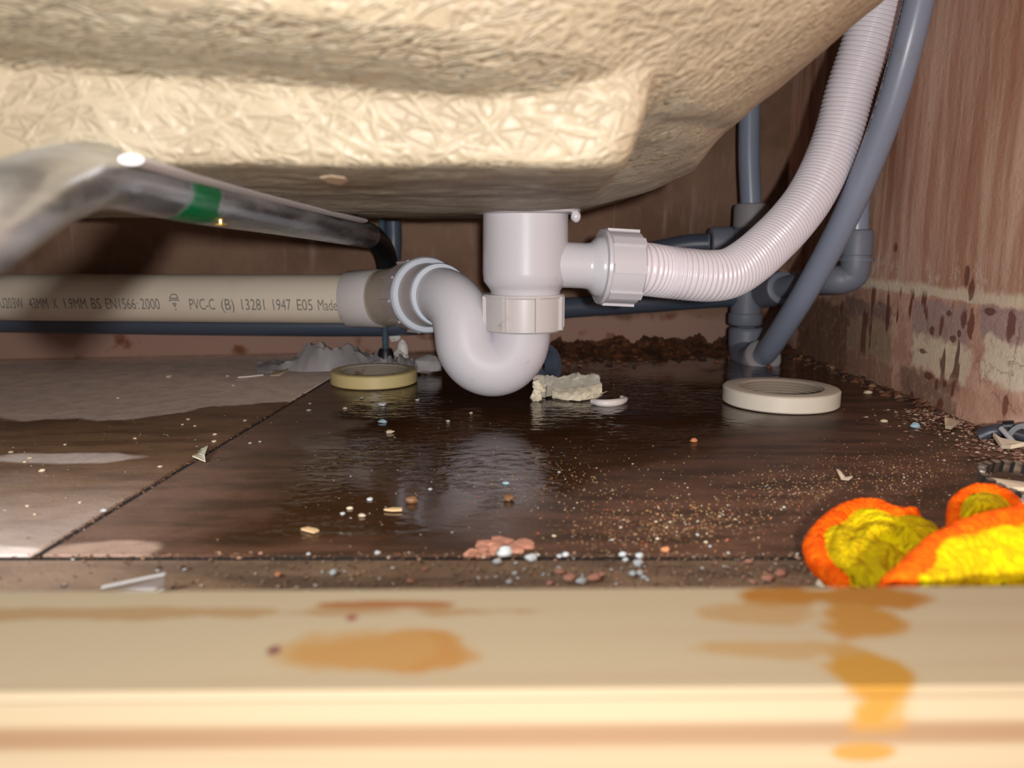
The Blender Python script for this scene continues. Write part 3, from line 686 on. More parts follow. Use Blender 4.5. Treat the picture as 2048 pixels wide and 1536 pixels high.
e2 = thing('pipe_elbow', 'grey plastic elbow with ribbed collar against the right wall', 'pipe fitting', P(1700, 560, 0.69))
E0 = R0 + RD * 0.118
EC = P(1712, 548, 0.690)
MB().sweep([E0, P(1668, 560, 0.700), P(1690, 558, 0.695), P(1706, 549, 0.692), P(1711, 530, 0.690), P(1712, 505, 0.690)], 0.0128, 32, 8).build('elbow_body', M['grey_fit'], e2)
collar(P(1712, 512, 0.690), UP, 0.023, 0.0135, e2, M['grey_fit'])
MB().lathe(P(1712, 522, 0.690), UP, [(0, 0.010), (0, 0.0150), (0.003, 0.0150), (0.003, 0.010)], 40).build('rib', M['grey_fit'], e2)
ep = MB().sweep([P(1712, 490, 0.690), P(1714, 440, 0.690), P(1716, 380, 0.690)], 0.0100, 24, 4).build('upright_pipe', M['grey'], base=tuple(P(1712, 490, 0.69))); tag(ep, 'short grey upright pipe leaving the right elbow beside the wall', 'pipe')
# lower elbow that the curved pipe enters
e1 = thing('pipe_elbow', 'grey plastic elbow close to the floor at the end of the curved pipe', 'pipe fitting', P(1500, 745, YV - 0.02))
collar(VZ(690) + Vector((-0.001, -0.01, 0)), UP, VZ(652).z - VZ(690).z, 0.0185, e1, M['grey_fit'])
A0 = P(1525, 714, 0.770); A1 = P(1600, 600, 0.680); AD = (A1 - A0).normalized()
MB().sweep([VZ(672) + Vector((-0.001, -0.01, 0)), VZ(700) + Vector((-0.002, -0.014, 0)), P(1494, 724, 0.808), P(1506, 726, 0.790), A0], 0.0178, 32, 8).build('elbow_body', M['grey_fit'], e1)
collar(A0 - AD * 0.012, AD, 0.016, 0.0186, e1)
cpipe_pts = [A0 - AD * 0.004, P(1545, 688, 0.742), P(1598, 605, 0.695), P(1652, 510, 0.667), P(1700, 415, 0.648), P(1745, 310, 0.632), P(1783, 205, 0.617), P(1813, 100, 0.606), P(1838, 0, 0.600), P(1858, -90, 0.597), Vector((0.302, 0.593, 0.37)), Vector((0.302, 0.593, 0.48))]
gp = thing('curved_supply_pipe', 'long curved grey supply pipe with black print beside the right wall', 'pipe', A0)
MB().sweep(cpipe_pts, GR, 32, 10).build('pipe', M['grey'], gp)
Cc = catmull(cpipe_pts, 40); Lc = [0.0]
for i in range(1, len(Cc)): Lc.append(Lc[-1] + (Cc[i] - Cc[i - 1]).length)
def along(s_):
    for i in range(len(Lc) - 1):
        if Lc[i + 1] >= s_:
            return Cc[i].lerp(Cc[i + 1], (s_ - Lc[i]) / max(1e-9, Lc[i + 1] - Lc[i])), (Cc[i + 1] - Cc[i]).normalized()
    return Cc[-1], (Cc[-1] - Cc[-2]).normalized()
def s_at_py(py):
    for i in range(len(Cc)):
        q = Cc[i] - Vector((0, 0, H)); dep = q.y * cp - q.z * sp
        if 768 - FPX * (q.y * sp + q.z * cp) / dep < py: return Lc[i]
    return Lc[-1]
pb = MB()
for (wd, pa, pz) in [('22MM', -30, 28), ('PB', 36, 56), ('DOMESTIC', 64, 130), ('PIPE', 138, 172), ('22', 182, 192), ('X', 198, 206), ('BS', 216, 232), ('7291', 240, 268)]:
    V, Fc = text_mesh(wd); x0 = min(v.x for v in V); x1 = max(v.x for v in V); sa, sb = s_at_py(pa), s_at_py(pz); out = []
    for v in V:
        c_, T_ = along(sa + (sb - sa) * (v.x - x0) / (x1 - x0)); view = (Vector((0, 0, H)) - c_); view = (view - T_ * view.dot(T_)).normalized(); side = T_.cross(view)
        if side.x > 0: side = -side
        th = math.radians(66) - (v.y - 0.35) * 0.0040 / GR; out.append(c_ + (view * math.cos(th) + side * math.sin(th)) * (GR + 0.00015))
    pb.add(out, Fc)
pb.build('printing', M['ink_dark'], gp, smooth=False)['kind'] = 'stuff'
lp = MB().sweep([P(1416, 487, YV), P(1370, 490, YV + 0.004), P(1310, 502, YV + 0.006), P(1240, 512, YV + 0.005), P(1140, 522, YV - 0.005), P(1050, 528, YV - 0.02)], GR, 28, 8).build('feed_pipe', M['dark_pipe'], base=tuple(P(1416, 487, YV))); tag(lp, 'dark grey pipe from the upper tee passing behind the hose nut', 'pipe')
lp2 = MB().sweep([P(1492, 592, YV), P(1420, 596, YV), P(1280, 606, YV - 0.01), P(1130, 616, YV - 0.025), P(980, 630, YV - 0.045), P(830, 648, 0.778), P(680, 651, 0.775), P(400, 649, 0.776), P(150, 645.5, 0.776), P(-100, 642, 0.764), P(-400, 641, 0.72)], GR, 28, 8).build('feed_pipe', M['dark_pipe'], base=tuple(P(680, 651, 0.765))); tag(lp2, 'long dark grey supply pipe running below the beige waste pipe', 'pipe')
# loose grey collar behind the U-bend
lc = P(1085, 722, 0.655); lc = Vector((lc.x, 0.655, 0.0185))
MB().lathe(lc, (0.72, -0.60, 0.22), [(-0.006, 0.0105), (-0.006, 0.0165), (-0.002, 0.0180), (0.000, 0.0165), (0.003, 0.0165), (0.005, 0.0180), (0.008, 0.0165), (0.008, 0.0115), (0.003, 0.0105)], 40, closed=True).build('loose_collar', M['dark_pipe'], base=tuple(lc))
tag(bpy.data.objects['loose_collar'], 'blue-grey ribbed pipe collar lying on edge behind the U-bend', 'pipe fitting')

# ------------------------------------------------------------------ two loose rings on the floor
def flat_ring(label, c, R, r, hgt, mat):
    ob = thing('locking_ring', label, 'ring', (c.x, c.y, 0.0004))
    q = MB(); q.lathe((c.x, c.y, 0.0006), UP, [(0, r + 0.001), (0, R - 0.001), (0.001, R), (hgt - 0.0012, R), (hgt - 0.0003, R - 0.0008), (hgt, R - 0.002), (hgt, r + 0.002)], 72); q.build('rim', mat, ob)
    prof = [(hgt, r + 0.002)]
    for k in range(5):
        zz = hgt - 0.0010 - k * (hgt - 0.002) / 5; prof += [(zz, r + 0.0012), (zz - 0.0007, r - 0.0006)]
    prof += [(0, r + 0.001)]
    MB().lathe((c.x, c.y, 0.0006), UP, prof, 72).build('screw_thread', M['ring_dirt'], ob); return ob
cR = F(1560, 831); flat_ring('cream plastic locking ring lying by the right wall below the grey elbow', Vector((cR.x * 1.075, cR.y + 0.043, 0)), 0.0432, 0.0295, 0.0125, M['ring'])
cL = F(749, 782); flat_ring('yellowed plastic locking ring lying left of the U-bend', Vector((cL.x * 1.06, cL.y + 0.038, 0)), 0.0378, 0.0285, 0.0112, M['ring_yellow'])

# ------------------------------------------------------------------ torn cream scrap and white curl in the puddle
scr = thing('plaster_scrap', 'torn cream scrap of plasterboard standing in the puddle right of the U-bend', 'scrap', F(1135, 800))
rows = []
for j in range(14):
    row = []
    for i in range(44):
        u, v = i / 43, j / 13
        top = 752 + 6 * mnoise.noise(Vector((i * .16, 3, 1))) + 2.5 * mnoise.noise(Vector((i * .5, 7, 1))) - 3 * u; bot = 800 - (9 if u > 0.2 else 0) + 3 * mnoise.noise(Vector((i * .25, 9, 4)))
        px = 1066 + (136 - 6 * abs(v - 0.5)) * u + 3 * mnoise.noise(Vector((j * .8, i * 0.1, 5))); py = bot + (top - bot) * v
        p = P(px, py, 0.604 + 0.024 * v - 0.012 * abs(u - 0.45)); q_ = Vector((i * 0.16, j * 0.35, 0)); p += Vector((0.0008, 0.004, 0.0012)) * mnoise.noise(q_) + Vector((0, 0.0018, 0.0004)) * abs(mnoise.noise(q_ * 2.7))
        p.z = max(p.z, 0.0004); row.append(p)
    rows.append(row)
MB().grid(rows, (0, 0.003, -0.0003)).build('backing', M['scrap_face'], scr, angle=25)
rows = []
for j in range(10):
    row = []
    for i in range(34):
        u, v = i / 33, j / 9; px = 1104 + 100 * u; py = 778 + 21 * v + 6 * math.sin(PI * u) * v - 12 * u * u * (1 - v * .5) + 2.5 * mnoise.noise(Vector((i * .28, j * .4, 9))) * (0.4 + v)
        p = P(px, py, 0.603 - 0.006 * math.sin(PI * v * .8) - 0.012 * math.sin(PI * u) * (0.4 + 0.6 * v)); p.y += 0.0018 * mnoise.noise(Vector((i * .35, j * .6, 2))); p.z = max(p.z, 0.0012); row.append(p)
    rows.append(row)
MB().grid(rows, (0, 0.002, -0.0008)).build('torn_lip', M['cream_scrap'], scr, angle=25)
q = MB()
for k in range(7):
    p = P(1074 + random.uniform(-7, 9), 768 + k * 5.2, 0.590); p.z = max(p.z, 0.003); q.lump(p, 0.0036, 0.003, 0.0034, k, 0.6, 2)
q.build('torn_edge', M['cream_scrap'], scr)
q = MB().sweep([P(1196, 790, 0.60), P(1206, 786, 0.592), P(1215, 782, 0.589)], lambda s_, L: 0.0012 * (1.05 - s_ / L), 8, 4); q.build('splinter', M['shard'], scr)
cw = [P(1184, 803, .578), P(1200, 808, .572), P(1220, 808, .571), P(1240, 805, .576), P(1251, 799, .586), P(1243, 795, .592)]
for p in cw: p.z = max(p.z, 0.0024)
tag(MB().sweep(cw, lambda s_, L: 0.0030 * (0.55 + 0.45 * math.sin(PI * min(1, s_ / L + .1))), 14, 8).build('plastic_curl', M['white_scrap'], base=tuple(cw[2])), 'white curled plastic offcut in the puddle before the cream scrap', 'scrap')

# ------------------------------------------------------------------ crumpled grey film behind the yellow ring
def film(name, label, x0, x1, ybase, top, Y, seed, mat):
    rows = []
    for j in range(13):
        row = []
        for i in range(45):
            u, v = i / 44, j / 12
            px = x0 + (x1 - x0) * u; hgt = top(u); p = F(px, ybase)
            k = mnoise.noise(Vector((u * 6 + seed, v * 2.2, seed))); k2 = abs(mnoise.noise(Vector((u * 11, v * 4, seed + 4))))
            yy = Y + (v - 0.5) * 0.045 + 0.010 * k
            k3 = abs(mnoise.noise(Vector((u * 13 + seed, v * 6, 2.0)))); zz = 0.0012 + (math.sin(PI * min(1, v * 1.02)) ** 0.8) * (hgt * (0.80 + 0.45 * k) + (0.002 + 0.25 * hgt) * (k2 + k3 - 0.2))
            x_ = (px - 1024) / FPX * (yy * cp + (H - zz) * sp)
            row.append(Vector((x_, yy, max(0.0008, zz))))
        rows.append(row)
    ob = MB().grid(rows, (0, 0.0002, 0.0005)).build(name, mat, base=tuple(F((x0 + x1) / 2, ybase)), angle=28)
    return tag(ob, label, 'film')
film('plastic_film', 'crumpled grey plastic film against the back wall behind the yellowed ring', 515, 760, 742, lambda u: 0.004 + 0.017 * math.exp(-((u - 0.54) / 0.20) ** 2) + 0.011 * u, 0.742, 2.0, M['sheet'])
film('plastic_film', 'low fold of grey film immediately behind the yellowed ring rim', 716, 842, 742, lambda u: 0.016 * math.sin(PI * min(1, max(0, u * .9 + .1))) + 0.001, 0.745, 7.0, M['sheet'])
q = MB(); p0 = P(795, 672, 0.785); q.lump(p0 + Vector((-.003, 0, .003)), 0.006, 0.004, 0.010, 2, 0.4); q.lump(P(805, 700, 0.78), 0.0065, 0.004, 0.011, 4, 0.4); q.lump(P(800, 724, 0.775), 0.009, 0.006, 0.012, 9, 0.4)
tag(q.build('paper_wad', M['white_scrap'], base=tuple(p0)), 'pale twisted paper wad against back wall beside the black foot', 'scrap')
p0 = F(857, 748); tag(MB().lump(p0 + Vector((0, 0, 0.0085)), 0.013, 0.009, 0.0095, 12, 0.45, 2).build('stone', M['sheet'], base=tuple(p0), angle=25), 'grey lump of stone between yellowed ring and U-bend', 'stone')

# ------------------------------------------------------------------ yellow cloth with orange hem
CB = F(1850, 1110)
cl = thing('microfibre_cloth', 'yellow microfibre cloth with orange hem crumpled behind the batten', 'cloth', (CB.x, CB.y, 0.0))
def line(pts, n):
    C = catmull([Vector((*p, 0)) if len(p) == 2 else Vector(p) for p in pts], 12); L = [0.0]
    for k in range(1, len(C)): L.append(L[-1] + (C[k].xy - C[k - 1].xy).length)
    out = []; k = 0
    for i in range(n):
        s_ = L[-1] * i / (n - 1)
        while k < len(L) - 2 and L[k + 1] < s_: k += 1
        out.append(C[k].lerp(C[k + 1], (s_ - L[k]) / max(1e-9, L[k + 1] - L[k])))
    return out
def fuzz(p): return 0.0005 * mnoise.noise(p * 420) + 0.00035 * mnoise.noise(p * 1100)
def patch_surf(name, lines, n, m, swell, mat, seed):
    # lines: guide curves of (px, py, z) seen in the photo, lofted into one thick cloth surface
    Ls = [line(l, n) for l in lines]; rows = []
    for j in range(m):
        v = j / (m - 1) * (len(Ls) - 1); row = []
        for i in range(n):
            col_ = catmull([L[i] for L in Ls], 16); kk = min(len(col_) - 1, int(round(v * 16))); q_ = col_[kk]
            p = F(q_.x, q_.y, max(q_.z, 0.0006)); e = min(i, n - 1 - i, j * 1.5, (m - 1 - j) * 1.5) / 8; e = min(1, e)
            p.z += swell * e * (mnoise.noise(Vector((i * 0.075 + seed, j * 0.085, seed)))) + 0.001
            p += Vector((0, 0, 1)) * fuzz(p); p.z = max(p.z, 0.0006); p.y = max(p.y, 0.2065); row.append(p)
        rows.append(row)
    MB().grid(rows, (0, 0.0006, -0.0006)).build(name, mat, cl, angle=180)
H1 = [(1700, 1180, .006), (1676, 1158, .006), (1648, 1135, .006), (1632, 1108, .006), (1634, 1082, .006), (1652, 1058, .007), (1682, 1033, .008), (1716, 1020, .009), (1752, 1019, .010), (1786, 1032, .010), (1830, 1036, .009), (1868, 1050, .007)]
patch_surf('left_fold', [H1, [(1745, 1182, .014), (1722, 1150, .015), (1700, 1130, .014), (1682, 1110, .012), (1686, 1086, .012), (1712, 1070, .011), (1745, 1056, .012), (1778, 1052, .013), (1806, 1054, .014), (1832, 1058, .014), (1862, 1066, .012), (1888, 1072, .009)],
    [(1770, 1184, .020), (1765, 1160, .019), (1758, 1140, .016), (1752, 1122, .012), (1756, 1106, .010), (1775, 1092, .010), (1796, 1084, .012), (1822, 1080, .015), (1842, 1078, .017), (1862, 1080, .017), (1884, 1084, .014), (1898, 1088, .010)],
    [(1800, 1186, .022), (1806, 1168, .021), (1812, 1150, .018), (1820, 1136, .014), (1830, 1124, .012), (1842, 1114, .012), (1852, 1108, .013), (1862, 1104, .015), (1872, 1100, .016), (1882, 1098, .016), (1894, 1098, .014), (1906, 1098, .010)]], 90, 60, 0.0045, M['cloth'], 3.0)
H2 = [(1780, 1196, .024), (1808, 1164, .026), (1848, 1122, .027), (1888, 1090, .028), (1935, 1066, .029), (1985, 1050, .030), (2035, 1038, .030), (2110, 1022, .030)]
patch_surf('right_fold', [[(1800, 1186, .004), (1822, 1150, .006), (1856, 1112, .008), (1893, 1080, .010), (1935, 1058, .012), (1985, 1042, .014), (2035, 1030, .014), (2110, 1014, .014)], H2,
    [(1850, 1196, .025), (1872, 1166, .027), (1908, 1132, .027), (1942, 1108, .028), (1980, 1090, .029), (2020, 1076, .029), (2062, 1066, .029), (2120, 1056, .029)],
    [(1900, 1200, .020), (1925, 1180, .022), (1955, 1158, .022), (1985, 1140, .023), (2015, 1128, .024), (2048, 1118, .024), (2085, 1110, .024), (2130, 1104, .024)],
    [(1920, 1200, .016), (1960, 1196, .016), (1995, 1188, .017), (2025, 1180, .018), (2055, 1172, .018), (2080, 1168, .018), (2110, 1164, .018), (2140, 1160, .018)],
    [(1920, 1235, .001), (1960, 1235, .001), (1995, 1235, .001), (2025, 1235, .001), (2055, 1235, .001), (2080, 1235, .001), (2110, 1235, .001), (2140, 1235, .001)]], 90, 70, 0.003, M['cloth'], 9.0)
H3 = [(1922, 1062, .012), (1915, 1036, .014), (1920, 1008, .017), (1942, 990, .019), (1975, 986, .019), (2004, 994, .018), (2024, 1012, .016), (2034, 1036, .013)]
patch_surf('upper_fold', [H3, [(1930, 1062, .014), (1932, 1042, .018), (1942, 1022, .021), (1958, 1010, .023), (1978, 1008, .023), (1998, 1012, .022), (2014, 1024, .019), (2024, 1040, .015)], [(1944, 1064, .012), (1950, 1050, .015), (1960, 1042, .017), (1970, 1038, .018), (1984, 1036, .018), (1996, 1040, .017), (2006, 1046, .014), (2014, 1052, .012)]], 60, 36, 0.002, M['cloth'], 5.0)
def hem(pts, r, name='hem'):
    P_ = [F(*p) for p in pts]
    q = MB().sweep(P_, lambda s_, L: r * (1 + 0.10 * mnoise.noise(Vector((s_ * 120, 1, r * 900)))), 28, 26)
    c_ = sum(q.v, Vector()) / len(q.v)
    q.v = [p + Vector((0.3, -0.5, 0.8)) * (fuzz(p) * 1.3) for p in q.v]
    for p in q.v: p.z = max(p.z, 0.0004); p.y = max(p.y, 0.2062)
    q.build(name, M['hem'], cl, angle=180)
hem(H1[:-1], 0.0046); hem(H2, 0.0046); hem(H3, 0.0040)

# ------------------------------------------------------------------ debris by the right wall
cb = F(2010, 888)
clp = thing('broken_clip', 'broken dark grey plastic pipe clip at the foot of the right wall', 'pipe clip', (cb.x, cb.y, 0))
MB().sweep([P(1958, 873, 0.475), P(1985, 862, 0.472), P(2012, 862, 0.470), P(2050, 872, 0.466)], lambda s_, L: 0.0055, 16, 6, flat=0.75).build('clip_arm', M['clip'], clp)
MB().lathe(P(2006, 853, 0.470), (0.8, -0.55, 0.2), [(0, 0.0001), (0, 0.0034), (0.006, 0.0034), (0.006, 0.0001)], 24).build('knob', M['black'], clp)
MB().sweep([P(2001, 856, 0.462), P(2018, 874, 0.456), P(2034, 892, 0.452)], 0.0016, 10, 5).build('strap', M['grey_collar'], clp)
MB().lathe(P(2052, 880, 0.455), (-0.5, -0.85, 0.1), [(-0.006, 0.0075), (-0.006, 0.0105), (0.002, 0.0105), (0.002, 0.0075)], 32, closed=True).build('clip_socket', M['clip'], clp)
def flat_chip(name, label, cat, pts, th, mat, z=0.0006, tilt=0.0, group=None, seed=1):
    out = []
    for i, (px, py) in enumerate(pts):
        p = F(px, py, z); p.z = z + tilt * (0.5 + 0.5 * math.sin(i * 2.1 + seed)); out.append(p)
    c_ = sum(out, Vector()) / len(out); c_.z = 0
    return tag(MB().prism(out, (0, 0, th)).build(name, mat, base=tuple(c_), smooth=False), label, cat, group)
flat_chip('plaster_shard', 'cream plaster shard below the broken clip by the right wall', 'shard', [(1984, 884), (2000, 890), (2048, 900), (2046, 905), (2020, 905), (2002, 898)], 0.0025, M['shard'], 0.001, 0.004)
flat_chip('plaster_shard', 'long cream shard between toothed ring and yellow cloth', 'shard', [(1955, 970), (1980, 966), (2060, 974), (2060, 990), (2020, 986), (1975, 978)], 0.002, M['shard'], 0.001, 0.002)
flat_chip('plaster_shard', 'cream shard at frame edge behind the cloth bump', 'shard', [(2012, 1000), (2060, 996), (2060, 1012), (2025, 1010)], 0.002, M['shard'], 0.001, 0.002)
flat_chip('plaster_shard', 'pale plaster flake at the wall foot left of the clip', 'shard', [(1887, 850), (1896, 846), (1919, 848), (1912, 856), (1902, 863), (1890, 858)], 0.0022, M['shard'], 0.001, 0.003)
flat_chip('plaster_shard', 'thin curled pale flake on the damp tile left of the cloth bump', 'shard', [(1672, 950), (1680, 950), (1690, 957), (1704, 965), (1696, 967), (1682, 960)], 0.0008, M['shard'], 0.0006, 0.003)
tr = F(2040, 975)
tw = thing('toothed_ring', 'dark metal ring with bright square teeth at the right edge', 'ring', (tr.x, tr.y, 0.0))
RR = 0.0225
td = Vector((0.04, -0.16, 0.98)).normalized(); n_ = Vector((0, 0, 1)); n_ = (n_ - td * n_.dot(td)).normalized(); b_ = td.cross(n_)
tc_ = F(2052, 990); tc_.z = 0.0032 + RR * n_.z * 0.6
MB().lathe(tc_, td, [(-0.0025, RR - 0.0035), (-0.0025, RR - 0.0012), (0.0025, RR - 0.0012), (0.0025, RR - 0.0035)], 48, closed=True).build('band', M['black'], tw)
for k in range(22):
    an = 2 * PI * k / 22; rd = n_ * math.cos(an) + b_ * math.sin(an)
    MB().box(tc_ + rd * (RR - 0.0023), td.cross(rd), td, rd, 0.0016, 0.0031, 0.0018).build('tooth', M['steel'], tw, smooth=False)

# ------------------------------------------------------------------ individual chips, pebbles, flakes
protos = []
for k in range(8):
    protos.append(MB().lump((0, 0, 0), 1, 1, 1, 20 + k, 0.45, 2, 1.3))
PM = {}
def pebble(px, py, wpx, mat, label, name='pebble', cat='stone', group=None, flat=0.6, k=None):
    k = random.randrange(8) if k is None else k; key = (k, mat)
    if key not in PM:
        ob0 = protos[k].build('pebble', M[mat]); PM[key] = ob0.data; bpy.data.objects.remove(ob0)
    p = F(px, py); dep = p.y * cp + H * sp; r = wpx / FPX * dep / 2 * (0.8 if wpx < 13 else 0.95)
    ob = bpy.data.objects.new(name, PM[key]); COL.objects.link(ob)
    ob.scale = (r, r * random.uniform(0.7, 0.95), r * flat); ob.location = (p.x, p.y, r * flat * 0.82); ob.rotation_euler.z = random.uniform(-0.5, 0.5)
    return tag(ob, label, cat, group)
WG = 'white stone chips along the front tile joint'; WLB = 'small white stone chip in the gritty strip by the front joint'
for (px, py, w) in [(995, 1127, 20), (1032, 1128, 12), (1061, 1120, 24), (1030, 1149, 13), (957, 1157, 10), (1119, 1115, 13), (1131, 1112, 16), (1245, 1113, 18), (1251, 1122, 14), (1279, 1115, 18), (1277, 1131, 23), (1266, 1150, 17), (1280, 1149, 16), (1288, 1158, 15), (1162, 1166, 22), (1018, 1166, 14), (755, 1108, 13), (668, 1148, 18), (617, 1110, 11), (1048, 1140, 9), (992, 1155, 9), (1165, 1152, 8), (1087, 1150, 9), (645, 1145, 8), (690, 1145, 9)]:
    pebble(px, py, w, 'stone_white', WLB, group=WG)
pebble(1010, 1112, 36, 'stone_white', 'largest white stone resting on the terracotta patch', k=2)
pebble(1332, 1103, 19, 'stone_orange', 'orange brick crumb above the front joint right of centre', name='brick_crumb', cat='rubble')
pebble(1388, 884, 17, 'stone_orange', 'orange brick crumb alone on the wet tile below the cream scrap', name='brick_crumb', cat='rubble', flat=.5)
pebble(1018, 1001, 24, 'stone_brown', 'brown pebble in the puddle under the trap reflection')
pebble(824, 1005, 26, 'stone_brown', 'brown grit lump in the puddle left of the trap reflection')
pebble(208, 1024, 13, 'stone_white', 'pale pebble sitting in the long tile joint at left')
pebble(557, 1152, 15, 'stone_orange', 'yellowish stone in the gritty strip left of centre', flat=.6)
pebble(1646, 1172, 30, 'shard', 'pale pebble between batten and the orange cloth hem')
pebble(1012, 968, 15, 'stone_blue', 'pale blue chip in the puddle by the trap reflection', name='chip', cat='chip', flat=.4)
pebble(765, 845, 20, 'stone_blue', 'pale blue chip on the wet tile below the yellowed ring', name='chip', cat='chip', flat=.35)
pebble(1830, 856, 20, 'stone_blue', 'ragged blue crumb near the right wall foot', name='chip', cat='chip', flat=.6)
pebble(1768, 844, 16, 'shard', 'small cream chip on wet black patch near right wall', name='chip', cat='chip', flat=.4)
pebble(1736, 787, 18, 'shard', 'small cream chip at wall foot right of the cream ring', name='chip', cat='chip', flat=.4)
PG = 'pink brick crumbs in the strip behind the batten'; PLb = 'pinkish brick crumb in the gritty strip just behind the batten'
for (px, py, w) in [(1120, 1146, 22), (1140, 1160, 30), (1190, 1160, 30), (1204, 1152, 18), (1505, 1165, 16), (1535, 1160, 28), (1560, 1150, 26), (1100, 1168, 16), (820, 1165, 18), (850, 1140, 14), (1497, 1126, 18)]:
    pebble(px, py, w, 'stone_pink', PLb, name='brick_crumb', cat='rubble', group=PG, flat=0.45)
SG = 'small pale chips scattered on the wet tile'; SLb = 'small pale chip scattered on the wet dark tile'
for (px, py, w) in [(617, 822, 12), (690, 818, 12), (723, 797, 10), (765, 811, 20), (835, 801, 12), (942, 827, 10), (896, 843, 11), (685, 1028, 12), (724, 1033, 16), (740, 1000, 14), (1340, 1045, 8), (1312, 1044, 8), (1439, 1033, 6), (1568, 1015, 9), (1412, 1085, 10), (1420, 1093, 8), (1395, 1070, 9), (1225, 1080, 8), (1315, 1078, 10), (1108, 1073, 11), (860, 979, 10), (1118, 945, 8), (780, 866, 18), (700, 1018, 14), (520, 884, 8), (500, 887, 9), (620, 808, 8)]:
    pebble(px, py, w, 'stone_white' if random.random() < 0.5 else 'shard', SLb, name='chip', cat='chip', group=SG, flat=0.4)
DG = 'small pale chips on the left tile'; DLb = 'small pale chip on the damp left tile'
for (px, py, w) in [(338, 755, 14), (236, 797, 10), (376, 840, 10), (430, 870, 12), (428, 884, 12), (365, 850, 8), (320, 935, 12), (270, 878, 9), (85, 943, 14), (60, 917, 12), (130, 890, 8), (22, 906, 12), (50, 925, 10), (390, 853, 8), (490, 842, 9), (466, 772, 8), (160, 1006, 9), (55, 1013, 10), (70, 1030, 10), (455, 753, 10)]:
    pebble(px, py, w, 'shard', DLb, name='chip', cat='chip', group=DG, flat=0.45)
flat_chip('wood_chip', 'pale slit-shaped wood chip on the wet tile left of centre', 'wood chip', [(602, 1060), (615, 1057), (632, 1060), (638, 1063), (628, 1067), (612, 1063)], 0.0008, M['woodchip'])
flat_chip('wood_chip', 'thin straw-coloured splinter in the puddle beside brown lump', 'wood chip', [(768, 1021), (785, 1018), (804, 1018), (804, 1022), (785, 1023)], 0.0008, M['woodchip'])
flat_chip('paper_flake', 'pale green folded paper flake over the long tile joint', 'flake', [(386, 926), (398, 915), (402, 900), (417, 905), (410, 918), (411, 925)], 0.0006, M['cream_scrap'], 0.0006, 0.004)
flat_chip('wood_sliver', 'pale flat sliver on the dry tile before the grey film', 'sliver', [(474, 753), (500, 750), (527, 747), (527, 751), (500, 754), (476, 756)], 0.001, M['white_scrap'])
flat_chip('paper_flake', 'tan paper flake at the left end of the grey film', 'flake', [(542, 760), (548, 746), (572, 738), (578, 748), (560, 756)], 0.0008, M['shard'], 0.0006, 0.004)
wsl = MB().prism([F(196, 1186, 0.004), F(200, 1178, 0.006), F(328, 1151, 0.007), F(331, 1158, 0.005), F(328, 1170, 0.003), F(331, 1178, 0.001), F(300, 1190, 0.001)], (0, 0.0015, 0.0005))
tag(wsl.build('white_offcut', M['white_scrap'], base=tuple(F(270, 1175)), smooth=False), 'white pointed offcut sticking out behind the batten at left', 'offcut')
# flake stuck under the bath: part of the bath's look
fl = []
for (px, py) in [(640, 350), (662, 346), (690, 350), (697, 356), (680, 364), (655, 360)]:
    d = ray(px, py); Y = 0.33
    for _ in range(30):
        zb_ = 0.0182 + (0.55 - Y) * 0.0245; Y = zb_ / (d.z / d.y)
    fl.append(P(px, py, Y) + Vector((0, 0, -0.0012)))
flk = MB().prism(fl, (0, 0, 0.002)).build('loose_flake', M['shard'], BATH, smooth=False); flk['label'] = 'pale flake of resin peeling off'
# terracotta patch on the front joint
q = MB()
for k in range(34):
    a_ = random.uniform(0, 2 * PI); rr = math.sqrt(random.random()); p = F(1010 + 48 * rr * math.cos(a_), 1094 + 15 * rr * math.sin(a_)); q.lump(p + Vector((0, 0, 0.0003)), 0.0035, 0.0028, 0.0016, k, 0.4, 1)
for k in range(18):
    p = F(random.uniform(932, 990), random.uniform(1100, 1114)); q.lump(p, 0.0016, 0.0016, 0.0012, k, 0.4, 1)
tag(q.build('mortar_patch', M['stone_pink'], base=tuple(F(1000, 1098))), 'terracotta mortar crust on the front edge of the wet tile', 'mortar')

# ------------------------------------------------------------------ countless grit (stuff)
def grit(name, label, n, where, rmin, rmax, mat, parent=None, flat=0.6):
    vs = []; fs = []
    for _ in range(n):
        x, y_ = where(); r = random.uniform(rmin, rmax) * random.uniform(0.5, 1.0); zz = r * flat * 0.6; o_ = len(vs)
        j = lambda: r * random.uniform(0.6, 1.3); 
        vs += [(x + j(), y_, zz), (x, y_ + j(), zz), (x - j(), y_, zz), (x, y_ - j(), zz), (x + random.uniform(-r, r) * .4, y_, zz + r * flat), (x, y_, 0)]
        fs += [tuple(o_ + q_ for q_ in f_) for f_ in ((0, 1, 4), (1, 2, 4), (2, 3, 4), (3, 0, 4), (1, 0, 5), (2, 1, 5), (3, 2, 5), (0, 3, 5))]
    ob = MB().add(vs, fs).build(name, M[mat], smooth=False); return tag(ob, label, 'grit', kind='stuff')
def w_cluster(cs):
    def f_():
        px, py, sx, sy = random.choice(cs); p = F(random.gauss(px, sx), max(700, random.gauss(py, sy))); return min(p.x, XR - 0.004), max(p.y, 0.23)
    return f_
grit('sand_grit', 'fine orange sandy grit on the damp tile before the cloth', 3200, w_cluster([(1390, 1040, 80, 22), (1610, 975, 60, 22), (1750, 940, 90, 30), (1480, 1020, 120, 40), (1150, 960, 110, 40), (1850, 960, 60, 35), (1250, 1060, 90, 30)]), 0.0002, 0.0007, 'grit')
grit('floor_grit', 'coarse mixed grit in the strip along the front joint', 3000, lambda: (random.triangular(-0.20, 0.24, 0.10), random.uniform(0.232, YJ + 0.004)), 0.0003, 0.0011, 'strip_grit')
